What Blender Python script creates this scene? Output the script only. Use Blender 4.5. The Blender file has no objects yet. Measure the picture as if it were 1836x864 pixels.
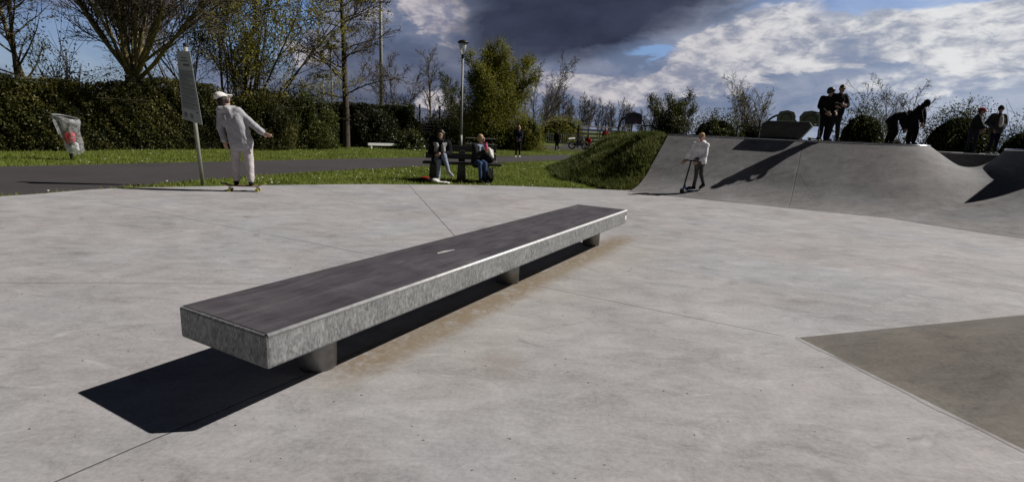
import bpy, bmesh, math, random
import numpy as np
from mathutils import Vector, Matrix
random.seed(7)
S = bpy.context.scene
COL = S.collection
rad = math.radians

# ------------------------------------------------------------------ camera
FPX, PITCH, ROLL, HC = 970.2, rad(11.8355), rad(2.5355), 1.4
_f = np.array([0, math.cos(PITCH), -math.sin(PITCH)]); _r = np.array([1, 0, 0.]); _u = np.cross(_r, _f)
_R = math.cos(ROLL)*_r + math.sin(ROLL)*_u; _U = -math.sin(ROLL)*_r + math.cos(ROLL)*_u
cam = bpy.data.cameras.new('camera'); co = bpy.data.objects.new('camera', cam); COL.objects.link(co)
cam.sensor_width = 36; cam.lens = FPX/1836*36; cam.clip_start = .05; cam.clip_end = 3000
M = Matrix(((_R[0], _U[0], -_f[0]), (_R[1], _U[1], -_f[1]), (_R[2], _U[2], -_f[2]))).to_4x4()
M.translation = (0, 0, HC); co.matrix_world = M; S.camera = co

def ray(px, py):
    return _f*1 + _R*((px-918)/FPX) - _U*((py-432)/FPX)
def at(px, py, z=0.):                      # surveyed pixel -> point on the level z
    d = ray(px, py); return np.array([0, 0, HC]) + d*((z-HC)/d[2])
def at_y(px, py, y):                       # surveyed pixel -> point at distance y
    d = ray(px, py); return np.array([0, 0, HC]) + d*(y/d[1])

# ------------------------------------------------------------------ object helpers
def tag(o, label=None, cat=None, group=None, kind=None):
    if label: o['label'] = label
    if cat: o['category'] = cat
    if group: o['group'] = group
    if kind: o['kind'] = kind
    return o
def empty(name, loc, rz=0., label=None, cat=None, group=None):
    o = bpy.data.objects.new(name, None); COL.objects.link(o)
    o.location = [float(v) for v in loc]; o.rotation_euler = (0, 0, rz); o.empty_display_size = .1
    return tag(o, label, cat, group)
def copy_tree(o, parent=None):
    c = o.copy(); COL.objects.link(c)
    if parent is not None: c.parent = parent
    for ch in list(o.children): copy_tree(ch, c)
    return c

def unit(v): v = np.asarray(v, float); return v/(np.linalg.norm(v)+1e-9)
class MB:
    def __init__(s): s.v = []; s.f = []; s.n = 0; s.m = []
    def add(s, verts, faces, mi=0):
        verts = np.asarray(verts, float).reshape(-1, 3)
        s.v.append(verts)
        for f in faces: s.f.append([i+s.n for i in f]); s.m.append(mi)
        s.n += len(verts); return s
    def box(s, c, size, ax=None, mi=0, taper=1.):
        c = np.asarray(c, float); h = np.asarray(size, float)/2
        ax = np.eye(3) if ax is None else np.asarray(ax, float)
        vs = []
        for z in (-1, 1):
            t = taper if z > 0 else 1
            for x, y in ((-1, -1), (1, -1), (1, 1), (-1, 1)):
                vs.append(c + ax[0]*h[0]*x*t + ax[1]*h[1]*y*t + ax[2]*h[2]*z)
        return s.add(vs, [(3, 2, 1, 0), (4, 5, 6, 7), (0, 1, 5, 4), (1, 2, 6, 5), (2, 3, 7, 6), (3, 0, 4, 7)], mi)
    def tube(s, pts, rs, k=8, cap=True, mi=0):
        pts = np.asarray(pts, float); n = len(pts)
        if np.isscalar(rs): rs = [rs]*n
        d = np.gradient(pts, axis=0) if n > 2 else np.repeat((pts[1:2]-pts[:1]), 2, 0)
        d /= np.linalg.norm(d, axis=1)[:, None]+1e-9
        a = np.array([0, 0, 1.]) if abs(d[0][2]) < .9 else np.array([1., 0, 0])
        u = np.cross(d[0], a); u /= np.linalg.norm(u)
        vs = []; ang = np.arange(k)*2*math.pi/k; ca, sa = np.cos(ang)[:, None], np.sin(ang)[:, None]
        for i in range(n):
            u = u - d[i]*(u@d[i]); u /= np.linalg.norm(u)+1e-9
            w = np.cross(d[i], u)
            vs.append(pts[i] + rs[i]*(ca*u + sa*w))
        fs = [(i*k+j, i*k+(j+1) % k, (i+1)*k+(j+1) % k, (i+1)*k+j) for i in range(n-1) for j in range(k)]
        if cap: fs += [tuple(range(k-1, -1, -1)), tuple((n-1)*k+j for j in range(k))]
        return s.add(np.concatenate(vs), fs, mi)
    def lathe(s, prof, c=(0, 0, 0), k=24, mi=0, cap=True):
        c = np.asarray(c, float); vs = []
        for r, z in prof:
            for j in range(k):
                a = 2*math.pi*j/k; vs.append(c+[r*math.cos(a), r*math.sin(a), z])
        n = len(prof)
        fs = [(i*k+j, i*k+(j+1) % k, (i+1)*k+(j+1) % k, (i+1)*k+j) for i in range(n-1) for j in range(k)]
        if cap: fs += [tuple(range(k-1, -1, -1)), tuple((n-1)*k+j for j in range(k))]
        return s.add(vs, fs, mi)
    def build(s, name, mats, parent=None, smooth=False, bevel=0):
        me = bpy.data.meshes.new(name)
        V = np.concatenate(s.v) if s.v else np.zeros((0, 3))
        me.from_pydata(V.tolist(), [], s.f)
        for m in (mats if isinstance(mats, (list, tuple)) else [mats]): me.materials.append(m)
        if any(s.m): me.polygons.foreach_set('material_index', s.m)
        if smooth: me.polygons.foreach_set('use_smooth', [True]*len(me.polygons))
        me.update()
        o = bpy.data.objects.new(name, me); COL.objects.link(o)
        if parent is not None: o.parent = parent
        if bevel:
            b = o.modifiers.new('bevel', 'BEVEL'); b.width = bevel; b.segments = 2; b.limit_method = 'ANGLE'
        return o

def fast_mesh(name, V, F, mats, parent=None, smooth=False, mi=None):
    """many same-sized faces at once; F is an (n,k) array"""
    me = bpy.data.meshes.new(name); n, k = F.shape
    me.vertices.add(len(V)); me.vertices.foreach_set('co', np.asarray(V, np.float32).ravel())
    me.loops.add(n*k); me.loops.foreach_set('vertex_index', F.astype(np.int32).ravel())
    me.polygons.add(n); me.polygons.foreach_set('loop_start', np.arange(0, n*k, k, dtype=np.int32))
    me.polygons.foreach_set('loop_total', np.full(n, k, np.int32))
    for m in (mats if isinstance(mats, (list, tuple)) else [mats]): me.materials.append(m)
    if mi is not None: me.polygons.foreach_set('material_index', np.asarray(mi, np.int32))
    if smooth: me.polygons.foreach_set('use_smooth', np.ones(n, bool))
    me.update(calc_edges=True); me.validate()
    o = bpy.data.objects.new(name, me); COL.objects.link(o)
    if parent is not None: o.parent = parent
    return o

# ------------------------------------------------------------------ materials
def nodes(name):
    m = bpy.data.materials.new(name); m.use_nodes = True
    nt = m.node_tree; return m, nt, nt.nodes['Principled BSDF']
def N(nt, t, **kw):
    n = nt.nodes.new(t)
    for k, v in kw.items(): setattr(n, k, v)
    return n
def ramp(nt, fac, stops):
    r = N(nt, 'ShaderNodeValToRGB'); e = r.color_ramp.elements
    while len(e) < len(stops): e.new(.5)
    for el, (p, c) in zip(e, stops): el.position = p; el.color = (*c, 1) if len(c) == 3 else c
    nt.links.new(fac, r.inputs[0]); return r.outputs[0]
def noise(nt, scale, detail=4, rough=.55, vec=None, dist=0., dim=None):
    n = N(nt, 'ShaderNodeTexNoise'); n.inputs['Scale'].default_value = scale; n.inputs['Detail'].default_value = detail
    n.inputs['Roughness'].default_value = rough; n.inputs['Distortion'].default_value = dist
    if vec is not None: nt.links.new(vec, n.inputs['Vector'])
    return n.outputs['Fac']
def mixc(nt, fac, a, b, mode='MIX'):
    m = N(nt, 'ShaderNodeMix', data_type='RGBA', blend_type=mode)
    for s, v in ((0, fac), (6, a), (7, b)):
        if isinstance(v, (int, float)): m.inputs[s].default_value = v
        elif isinstance(v, tuple): m.inputs[s].default_value = (*v, 1)
        else: nt.links.new(v, m.inputs[s])
    return m.outputs[2]
def bump(nt, b, h, strength=.3, dist=.01):
    n = N(nt, 'ShaderNodeBump'); n.inputs['Strength'].default_value = strength; n.inputs['Distance'].default_value = dist
    nt.links.new(h, n.inputs['Height']); nt.links.new(n.outputs[0], b.inputs['Normal'])
class X:
    """scalar node expressions"""
    def __init__(s, nt, o): s.nt = nt; s.o = o
    def op(s, k, *a):
        n = N(s.nt, 'ShaderNodeMath', operation=k)
        for i, v in enumerate((s,)+a):
            if isinstance(v, X): s.nt.links.new(v.o, n.inputs[i])
            else: n.inputs[i].default_value = v
        return X(s.nt, n.outputs[0])
    def __add__(s, b): return s.op('ADD', b)
    def __radd__(s, b): return s.op('ADD', b)
    def __sub__(s, b): return s.op('SUBTRACT', b)
    def __rsub__(s, b): return (s*-1).op('ADD', b)
    def __mul__(s, b): return s.op('MULTIPLY', b)
    def __rmul__(s, b): return s.op('MULTIPLY', b)
    def __truediv__(s, b): return s.op('DIVIDE', b)
    def clamp(s): n = N(s.nt, 'ShaderNodeClamp'); s.nt.links.new(s.o, n.inputs[0]); return X(s.nt, n.outputs[0])
    def step(s, a, b):
        n = N(s.nt, 'ShaderNodeMapRange', interpolation_type='SMOOTHSTEP')
        s.nt.links.new(s.o, n.inputs[0]); n.inputs[1].default_value = a; n.inputs[2].default_value = b
        return X(s.nt, n.outputs[0])

def plain(name, col, rough=.7, metal=0., var=.25, scale=6., bmp=0., spec=None, obj=True):
    m, nt, b = nodes(name)
    tc = N(nt, 'ShaderNodeTexCoord'); n = noise(nt, scale, 5, .6, tc.outputs['Object'])
    lo = tuple(c*(1-var) for c in col); hi = tuple(min(1, c*(1+var)) for c in col)
    nt.links.new(ramp(nt, n, [(.3, lo), (.7, hi)]), b.inputs['Base Color'])
    b.inputs['Roughness'].default_value = rough; b.inputs['Metallic'].default_value = metal
    if spec is not None: b.inputs['Specular IOR Level'].default_value = spec
    if bmp: bump(nt, b, noise(nt, scale*6, 4, .6, tc.outputs['Object']), bmp, .01)
    return m
def cloth(name, col, var=.18, fold=.5):
    m, nt, b = nodes(name); tc = N(nt, 'ShaderNodeTexCoord')
    n1 = noise(nt, 5, 4, .6, tc.outputs['Object'], .8); n2 = noise(nt, 8, 3, .5, tc.outputs['Object'], 1.5)
    nt.links.new(ramp(nt, n1, [(.3, tuple(c*(1-var) for c in col)), (.7, tuple(min(1, c*(1+var)) for c in col))]), b.inputs['Base Color'])
    b.inputs['Roughness'].default_value = .9; b.inputs['Specular IOR Level'].default_value = .15
    bump(nt, b, n2, fold, .02); return m
def leafmat(name, cols, rough=.45, spec=.4, trans=.25):
    m, nt, b = nodes(name)
    g = N(nt, 'ShaderNodeNewGeometry'); n = noise(nt, .9, 3, .6, g.outputs['Position'])
    a = X(nt, g.outputs['Random Per Island'])*.55 + (X(nt, n)-.5)*1.5 + .22
    k = len(cols)-1
    c = ramp(nt, a.clamp().o, [(i/k, cc) for i, cc in enumerate(cols)])
    nt.links.new(c, b.inputs['Base Color']); b.inputs['Roughness'].default_value = rough
    b.inputs['Specular IOR Level'].default_value = spec
    if trans:
        t = N(nt, 'ShaderNodeBsdfTranslucent'); nt.links.new(c, t.inputs[0])
        mx = N(nt, 'ShaderNodeMixShader'); mx.inputs[0].default_value = trans
        nt.links.new(b.outputs[0], mx.inputs[1]); nt.links.new(t.outputs[0], mx.inputs[2])
        nt.links.new(mx.outputs[0], nt.nodes['Material Output'].inputs[0])
    return m

# lines of the saw-cut joints in the concrete, ground points
JOINTS = [((-2.6, 13.), (-.55, 6.2)), ((-6.4, 8.3), (-.9, 5.3)), ((-5.2, 4.0), (-2.1, 4.44)), ((-2.2, 1.0), (-.55, 3.75)),
          ((.13, 4.8), (1.99, 3.74)), ((3.4, 8.15), (5.6, 4.5)), ((-.6, 3.75), (.2, 5.0))]
def concrete(name, base=.36, dark=1., floor=False, tint=(.985, .965, .985), con=1., joints=()):
    m, nt, b = nodes(name); g = N(nt, 'ShaderNodeNewGeometry'); pos = g.outputs['Position']
    mp = N(nt, 'ShaderNodeMapping'); nt.links.new(pos, mp.inputs[0]); mp.inputs['Scale'].default_value = (.8, 1.5, 1.5); mp.inputs['Rotation'].default_value = (0, 0, .25)
    big = noise(nt, .8, 5, .68, pos, .5); mid = noise(nt, 3.4, 8, .74, mp.outputs[0], .7); fine = noise(nt, 40, 4, .7, pos)
    grain = noise(nt, 260, 2, .5, pos)
    a = X(nt, big)*.29 + X(nt, mid)*.37 + X(nt, fine)*.23 + X(nt, grain)*.11
    t = np.array(tint)*base*dark
    c = ramp(nt, a.o, [(.30, tuple(t*(1-.40*con))), (.46, tuple(t*(1-.10*con))), (.56, tuple(t*(1+.05*con))), (.72, tuple(np.minimum(t*(1+.34*con), 1)))])
    # warm / cool patches
    hue = noise(nt, .55, 3, .5, pos, 1.)
    c = mixc(nt, .5, c, mixc(nt, 1., c, ramp(nt, hue, [(.35, (1.0, .93, .91)), (.5, (.98, .98, .97)), (.65, (.92, .965, 1.0))]), 'MULTIPLY'))
    # trowel / wheel scuffs : pale thin streaks
    wv = N(nt, 'ShaderNodeMapping'); nt.links.new(pos, wv.inputs[0]); wv.inputs['Rotation'].default_value = (0, 0, .5); wv.inputs['Scale'].default_value = (1.2, 9, 3)
    sc = X(nt, noise(nt, 4.5, 6, .75, wv.outputs[0], 1.6)).step(.58, .72) * X(nt, noise(nt, .9, 3, .6, pos)).step(.42, .62)
    c = mixc(nt, (sc*.45).o, c, tuple(np.minimum(t*1.5, 1)))
    # wheel marks: thin wandering dark and pale lines, broken up
    brk = X(nt, noise(nt, 2.3, 4, .7, pos)).step(.5, .68)
    for sc_, loc_, w_, col_, al_ in ((.33, (4, 1, 0), .0045, .45, .5), (.55, (9, 3, 2), .0060, .55, .4), (.8, (1, 8, 5), .006, 1.5, .4), (.45, (6, 6, 9), .0035, .4, .5)):
        mq = N(nt, 'ShaderNodeMapping'); nt.links.new(pos, mq.inputs[0]); mq.inputs['Location'].default_value = loc_; mq.inputs['Rotation'].default_value = (0, 0, loc_[0]*.4); mq.inputs['Scale'].default_value = (.6, 1.6, 1)
        ln = (X(nt, noise(nt, sc_, 1, .4, mq.outputs[0])) - .5).op('ABSOLUTE').step(w_, w_*.3)
        c = mixc(nt, (ln*brk*al_).o, c, tuple(np.minimum(t*col_, 1)))
    # dark scuffs
    wv2 = N(nt, 'ShaderNodeMapping'); nt.links.new(pos, wv2.inputs[0]); wv2.inputs['Rotation'].default_value = (0, 0, -.35); wv2.inputs['Scale'].default_value = (1., 5, 3); wv2.inputs['Location'].default_value = (3, 7, 1)
    sd = X(nt, noise(nt, 3.1, 7, .78, wv2.outputs[0], .9)).step(.56, .76)
    c = mixc(nt, (sd*.5).o, c, tuple(t*.5))
    # pits and specks
    vo = N(nt, 'ShaderNodeTexVoronoi'); vo.inputs['Scale'].default_value = 11; nt.links.new(pos, vo.inputs['Vector'])
    sp = X(nt, vo.outputs['Distance']).step(.05, .025)
    pick = N(nt, 'ShaderNodeSeparateColor'); nt.links.new(vo.outputs['Color'], pick.inputs[0])
    sp = sp * X(nt, pick.outputs[0]).step(.70, .72)
    c = mixc(nt, (sp*.6).o, c, tuple(t*.3))
    sep = N(nt, 'ShaderNodeSeparateXYZ'); nt.links.new(pos, sep.inputs[0]); x, y = X(nt, sep.outputs[0]), X(nt, sep.outputs[1])
    h = X(nt, fine)*.6 + X(nt, grain)*.4 + X(nt, mid)*1.5
    if floor or joints:
        wob = (X(nt, noise(nt, 1.5, 3, .6, pos)) - .5)*.03
        tot = None
        for p, q in (JOINTS if floor else joints):
            p, q = np.array(p), np.array(q); L = np.linalg.norm(q-p); d = (q-p)/L
            al = (x-float(p[0]))*float(d[0]) + (y-float(p[1]))*float(d[1])
            ac = ((x-float(p[0]))*float(-d[1]) + (y-float(p[1]))*float(d[0]) + wob).op('ABSOLUTE')
            far = max(.0070, .0010*float(np.linalg.norm((p+q)/2)))
            e = ac.step(far, far*.45) * al.step(-.05, .05) * al.step(L+.05, L-.05)
            tot = e if tot is None else tot.op('MAXIMUM', e)
        c = mixc(nt, (tot*(.8 if floor else .3)).o, c, tuple(t*.16)); h = h - tot*4
    if floor:
        # ochre dust washed out along the right foot of the ledge
        B = np.array([-1.0735, 2.2567]); th = 1.062; u = (math.cos(th), math.sin(th))
        al = (x-float(B[0]))*u[0] + (y-float(B[1]))*u[1]; ac = (x-float(B[0]))*u[1] - (y-float(B[1]))*u[0]
        dn = X(nt, noise(nt, 3.2, 7, .75, pos, 1.)); dn2 = X(nt, noise(nt, 14, 6, .75, pos, 1.))
        band = ac.step(-.45, -.18) * (ac + (dn-.5)*.42).step(.10, -.10) * al.step(.2, .8) * (al + (dn-.5)*.8).step(6.1, 5.3)
        st = band * (dn*.5+dn2*.7).step(.38, .66)
        c = mixc(nt, (st*.9).o, c, (.185, .135, .08))
        wide = ac.step(-.3, -.1) * (ac + (dn-.5)*.9).step(1.15, .1) * al.step(.0, 1.) * al.step(6.4, 5.)
        c = mixc(nt, (wide*.16).o, c, (.36, .32, .23))
        # brown old stain in front of the ledge
        sx, sy = at(905, 650)[:2]
        rr = (((x-float(sx))*1.0).op('POWER', 2) + ((y-float(sy))*.6).op('POWER', 2)).op('SQRT') + (dn-.5)*.45
        c = mixc(nt, (rr.step(.22, .0)*.35).o, c, (.16, .12, .085))
    nt.links.new(c, b.inputs['Base Color']); b.inputs['Roughness'].default_value = .78; b.inputs['Specular IOR Level'].default_value = .3
    bump(nt, b, h.o, .35, .004)
    return m

MT = {}
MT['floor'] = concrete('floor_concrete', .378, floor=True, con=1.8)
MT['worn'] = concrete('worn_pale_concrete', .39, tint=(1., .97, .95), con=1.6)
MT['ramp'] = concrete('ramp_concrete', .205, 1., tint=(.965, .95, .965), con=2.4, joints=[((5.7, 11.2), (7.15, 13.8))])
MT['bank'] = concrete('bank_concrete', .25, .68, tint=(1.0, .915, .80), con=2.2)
MT['darkconc'] = plain('weathered_dark_concrete', (.10, .095, .085), .9, var=.35, scale=8, bmp=.3)
MT['blackboard_steel'] = plain('dark_steel', (.02, .021, .024), .5, .4)
MT['black'] = plain('black_plastic', (.012, .012, .013), .5)
MT['whitepaint'] = plain('white_paint', (.75, .75, .74), .5, var=.08)
MT['chip'] = plain('scraped_paint', (.40, .40, .40), .7, var=.5, scale=30)
MT['pole'] = plain('galvanised_pole', (.22, .225, .23), .6, .3, var=.2)
MT['polepaint'] = plain('grey_green_pole', (.33, .34, .29), .5, .2, var=.2)
MT['chrome'] = plain('bright_steel', (.6, .6, .62), .25, .95, var=.1)
MT['bark'] = plain('bark', (.13, .105, .075), .9, var=.45, scale=14, bmp=.6)
MT['barkgreen'] = plain('mossy_bark', (.20, .165, .075), .9, var=.45, scale=9, bmp=.6)
MT['darkbark'] = plain('dark_bark', (.060, .047, .034), .9, var=.45, scale=14, bmp=.6)
MT['twig'] = plain('twig', (.095, .078, .060), .9, var=.3)
MT['wood'] = plain('stained_bench_wood', (.016, .0145, .013), .65, var=.4, scale=9, bmp=.3)
MT['greywood'] = plain('weathered_grey_wood', (.14, .14, .13), .8, var=.3, scale=9, bmp=.3)
MT['skin'] = plain('skin', (.42, .25, .18), .55, var=.1)
MT['skindark'] = plain('shaded_skin', (.30, .18, .13), .55, var=.1)
MT['hairdark'] = plain('dark_hair', (.018, .013, .010), .5, var=.4, scale=40)
MT['hairblond'] = plain('blond_hair', (.33, .21, .10), .5, var=.3, scale=40)
MT['eye'] = plain('eye', (.01, .01, .01), .2)
MT['lip'] = plain('lips', (.30, .11, .09), .5)
def galv():
    m, nt, b = nodes('galvanised_steel'); tc = N(nt, 'ShaderNodeTexCoord')
    v = N(nt, 'ShaderNodeTexVoronoi'); v.inputs['Scale'].default_value = 110; gm = N(nt, 'ShaderNodeMapping'); nt.links.new(tc.outputs['Object'], gm.inputs[0]); gm.inputs['Scale'].default_value = (1, 1, .45); nt.links.new(gm.outputs[0], v.inputs['Vector'])
    s = N(nt, 'ShaderNodeSeparateColor'); nt.links.new(v.outputs['Color'], s.inputs[0])
    n = noise(nt, 30, 7, .8, gm.outputs[0], .6); n2 = noise(nt, 3.5, 5, .65, tc.outputs['Object'])
    a = X(nt, s.outputs[0])*.22 + X(nt, n)*.62 + X(nt, n2)*.3 - .07
    nt.links.new(ramp(nt, a.o, [(.26, (.07, .07, .07)), (.42, (.16, .163, .163)), (.56, (.24, .245, .245)), (.74, (.38, .39, .39))]), b.inputs['Base Color'])
    b.inputs['Metallic'].default_value = .12
    nt.links.new(ramp(nt, a.o, [(.3, (.62,)*3), (.7, (.42,)*3)]), b.inputs['Roughness'])
    bump(nt, b, n, .18, .004); return m
MT['galv'] = galv()
MT['legsteel'] = plain('dull_steel', (.30, .30, .30), .5, .4, var=.3, scale=12, bmp=.1)
MT['worn_or_glint_edge'] = plain('painted_edge_glint', (.66, .66, .66), .5, .25, var=.2, scale=30)  # pale colour that paints the highlight along the ledge's top edge
def ledgetop():
    m, nt, b = nodes('ledge_top_panel'); tc = N(nt, 'ShaderNodeTexCoord'); ob = tc.outputs['Object']
    mp = N(nt, 'ShaderNodeMapping'); nt.links.new(ob, mp.inputs[0]); mp.inputs['Scale'].default_value = (.9, 7, 1)
    a = X(nt, noise(nt, 2.2, 7, .7, mp.outputs[0], .8))*.5 + X(nt, noise(nt, 2.5, 5, .65, ob, 1.))*.4 + X(nt, noise(nt, 60, 4, .6, ob))*.1
    c = ramp(nt, a.o, [(.28, (.030, .028, .033)), (.46, (.066, .060, .068)), (.60, (.105, .096, .105)), (.76, (.20, .195, .20))])
    mp2 = N(nt, 'ShaderNodeMapping'); nt.links.new(ob, mp2.inputs[0]); mp2.inputs['Scale'].default_value = (1., 22, 1); mp2.inputs['Rotation'].default_value = (0, 0, .06)
    sc = X(nt, noise(nt, 1.6, 7, .82, mp2.outputs[0], 1.)).step(.55, .72)
    c = mixc(nt, (sc*.6).o, c, (.020, .019, .022))
    mp3 = N(nt, 'ShaderNodeMapping'); nt.links.new(ob, mp3.inputs[0]); mp3.inputs['Scale'].default_value = (2., 14, 1); mp3.inputs['Rotation'].default_value = (0, 0, -.2)
    sp = X(nt, noise(nt, 3., 8, .82, mp3.outputs[0], 1.5)).step(.62, .76)
    c = mixc(nt, (sp*.55).o, c, (.26, .25, .25))
    nt.links.new(c, b.inputs['Base Color'])
    nt.links.new(ramp(nt, a.o, [(.3, (.5,)*3), (.7, (.66,)*3)]), b.inputs['Roughness']); b.inputs['Specular IOR Level'].default_value = .35
    bump(nt, b, a.o, .15, .004); return m
MT['ledgetop'] = ledgetop()
def asphalt():
    m, nt, b = nodes('asphalt'); g = N(nt, 'ShaderNodeNewGeometry'); p = g.outputs['Position']
    a = X(nt, noise(nt, .35, 5, .6, p, .5))*.5 + X(nt, noise(nt, 3, 5, .7, p))*.3 + X(nt, noise(nt, 90, 3, .6, p))*.2
    nt.links.new(ramp(nt, a.o, [(.32, (.040, .036, .038)), (.5, (.056, .050, .053)), (.68, (.076, .068, .070))]), b.inputs['Base Color'])
    b.inputs['Roughness'].default_value = .85; b.inputs['Specular IOR Level'].default_value = .3
    bump(nt, b, noise(nt, 130, 3, .6, p), .5, .006); return m
MT['asphalt'] = asphalt()
def grassground():
    m, nt, b = nodes('grass_ground'); g = N(nt, 'ShaderNodeNewGeometry'); p = g.outputs['Position']
    a = X(nt, noise(nt, .5, 5, .65, p, .5))*.4 + X(nt, noise(nt, 5, 5, .75, p))*.35 + X(nt, noise(nt, 45, 3, .7, p))*.25
    nt.links.new(ramp(nt, a.o, [(.33, (.040, .052, .012)), (.48, (.088, .115, .022)), (.60, (.135, .17, .032)), (.74, (.19, .19, .06))]), b.inputs['Base Color'])
    b.inputs['Roughness'].default_value = .9; b.inputs['Specular IOR Level'].default_value = .1
    bump(nt, b, a.o, .8, .05); return m
MT['ground'] = grassground()
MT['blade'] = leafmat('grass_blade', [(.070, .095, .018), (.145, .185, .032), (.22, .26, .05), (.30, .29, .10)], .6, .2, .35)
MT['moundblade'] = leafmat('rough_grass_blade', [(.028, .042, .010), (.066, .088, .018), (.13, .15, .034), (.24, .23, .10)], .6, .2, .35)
MT['daisy'] = plain('daisy_petal', (.8, .8, .75), .7, var=.05)
MT['hedgeleaf'] = leafmat('hedge_leaf', [(.016, .019, .007), (.042, .046, .013), (.088, .085, .021), (.175, .155, .038)], .5, .22, .25)
MT['laurel'] = leafmat('dark_evergreen_leaf', [(.020, .028, .009), (.048, .060, .015), (.092, .105, .024), (.15, .155, .04)], .5, .25, .25)
MT['darkleaf'] = leafmat('very_dark_leaf', [(.012, .016, .008), (.028, .034, .012), (.055, .062, .018)], .5, .25, .2)
MT['budleaf'] = leafmat('spring_bud_leaf', [(.17, .165, .030), (.29, .27, .048), (.42, .38, .08)], .6, .2, .45)
MT['hornleaf'] = leafmat('young_hornbeam_leaf', [(.095, .105, .020), (.20, .20, .034), (.33, .31, .055)], .6, .2, .45)
MT['brownleaf'] = leafmat('dry_bud', [(.053, .039, .027), (.105, .078, .051), (.165, .128, .090)], .8, .1, .1)
MT['core'] = plain('hedge_core', (.008, .009, .005), 1., var=.4, spec=0)  # near-black filler added inside foliage so light does not leak through

# ------------------------------------------------------------------ sky and sun
SUN = np.array([1.12, .22, 1.0]); SUN /= np.linalg.norm(SUN)
sl = bpy.data.lights.new('sun', 'SUN'); so = bpy.data.objects.new('sun', sl); COL.objects.link(so)
sl.energy = 5.0; sl.angle = rad(.53); sl.color = (1., .955, .90)
so.rotation_euler = Vector(-SUN).to_track_quat('-Z', 'Y').to_euler(); so.location = (30, 6, 40)
def azel(px, py):
    d = ray(px, py); d = d/np.linalg.norm(d); return math.atan2(d[0], d[1]), math.asin(d[2])
def sky():
    w = bpy.data.worlds.new('World'); S.world = w; w.use_nodes = True; nt = w.node_tree
    bg = nt.nodes['Background']; STR = .1; bg.inputs[1].default_value = STR
    sk = N(nt, 'ShaderNodeTexSky', sky_type='NISHITA'); sk.sun_disc = False
    sk.sun_elevation = math.asin(SUN[2]); sk.sun_rotation = math.atan2(SUN[0], SUN[1]); sk.air_density = 1.; sk.dust_density = .4; sk.ozone_density = 2.5
    tc = N(nt, 'ShaderNodeTexCoord'); sp = N(nt, 'ShaderNodeSeparateXYZ'); nt.links.new(tc.outputs['Generated'], sp.inputs[0])
    x, y, z = (X(nt, sp.outputs[i]) for i in range(3))
    az = x.op('ARCTAN2', y); el = z.op('ARCSINE')
    def vec(a, b, c=0.):
        n = N(nt, 'ShaderNodeCombineXYZ')
        for i, v in enumerate((a, b, c)):
            if isinstance(v, X): nt.links.new(v.o, n.inputs[i])
            else: n.inputs[i].default_value = v
        return n.outputs[0]
    # puffs: billows in bearing / elevation, flattened towards the horizon
    v1 = vec(az*1.0, el*2.1); v0 = vec(az*1., el*3.2, 5.)
    nA = X(nt, noise(nt, 5.5, 5, .58, v1, .35)); nB = X(nt, noise(nt, 13, 5, .62, v1, .5)); nC = X(nt, noise(nt, 3.0, 4, .55, v0, .3))
    nD = X(nt, noise(nt, 30, 4, .62, v1, .4))
    waz = az + (nA-.5)*.20 + (nB-.5)*.07; wel = el + (nC-.5)*.09 + (nB-.5)*.05
    def blob(px, py, rx, ry, rot=0., soft=(1.25, .55)):
        a0, e0 = azel(px, py); k = 1/FPX*.93
        a1, e1 = (waz-a0)/(rx*k), (wel-e0)/(ry*k)
        if rot:
            c, s_ = math.cos(rot), math.sin(rot)
            dx, dy = waz-a0, wel-e0
            a1 = (dx*c + dy*s_)/(rx*k); e1 = (dy*c - dx*s_)/(ry*k)
        r = (a1*a1 + e1*e1).op('SQRT'); return r.step(*soft)
    right = az.step(-.1, .75)
    # blue sky (Nishita) seen through the gaps
    cl = N(nt, 'ShaderNodeMix', data_type='RGBA', blend_type='MULTIPLY'); cl.inputs[0].default_value = 1.
    nt.links.new(sk.outputs[0], cl.inputs[6]); cl.inputs[7].default_value = (.70, .82, 1.1, 1)
    c = cl.outputs[2]
    def k(r, g, b): return (r/STR, g/STR, b/STR)
    # grey-blue cloud deck
    low = mixc(nt, right.o, k(.115, .150, .245), k(.23, .29, .43))
    hi_ = mixc(nt, right.o, k(.25, .265, .35), k(.46, .51, .61))
    deck = mixc(nt, (nA*.6+nB*.5-.05).step(.36, .66).o, low, hi_)
    gaps = (blob(505, 35, 60, 75) + blob(1150, 96, 70, 12, .06)*.7 + blob(1560, 2, 210, 14)*.45 + blob(110, 90, 150, 70)*.5 + blob(420, 45, 90, 60)*.75).clamp()
    cover = 1 - gaps
    c = mixc(nt, cover.o, c, deck)
    # dark undersides hugging the middle distance
    dk = (blob(700, 150, 200, 70)*.7 + blob(1370, 165, 220, 40)*.35 + blob(560, 190, 160, 40)*.5).clamp()
    c = mixc(nt, (dk*(1-nB*.5)).clamp().o, c, mixc(nt, right.o, k(.055, .070, .120), k(.17, .22, .35)))
    # white cumulus
    puff = (nB*.46 + nA*.58 + nD*.11)
    wh = (blob(785, 25, 75, 55, -.5) + blob(540, 95, 70, 26)*.75 + blob(1330, 60, 150, 38, .35)*.95 + blob(1560, 72, 330, 46, .10) + blob(1800, 55, 150, 50, .1)
          + blob(1130, 150, 190, 30, .1)*.85 + blob(1450, 110, 230, 30, .12)*.9 + blob(690, 30, 80, 30)*.6 + blob(800, 178, 60, 12)*.7 + blob(1000, 150, 110, 22, .1)*.8 + blob(1130, 180, 120, 12)*.7 + blob(1080, 165, 70, 14)*.7 + blob(1700, 150, 200, 25, .1)*.6 + blob(330, 100, 60, 40)*.5).clamp()
    wm = (wh*1.0 + (puff-.575)*3.0 - .40).step(.0, .62)
    shade = ((puff-.575)*2.6 + (nD-.5)*1.2 + .50).step(.15, .85)
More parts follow.
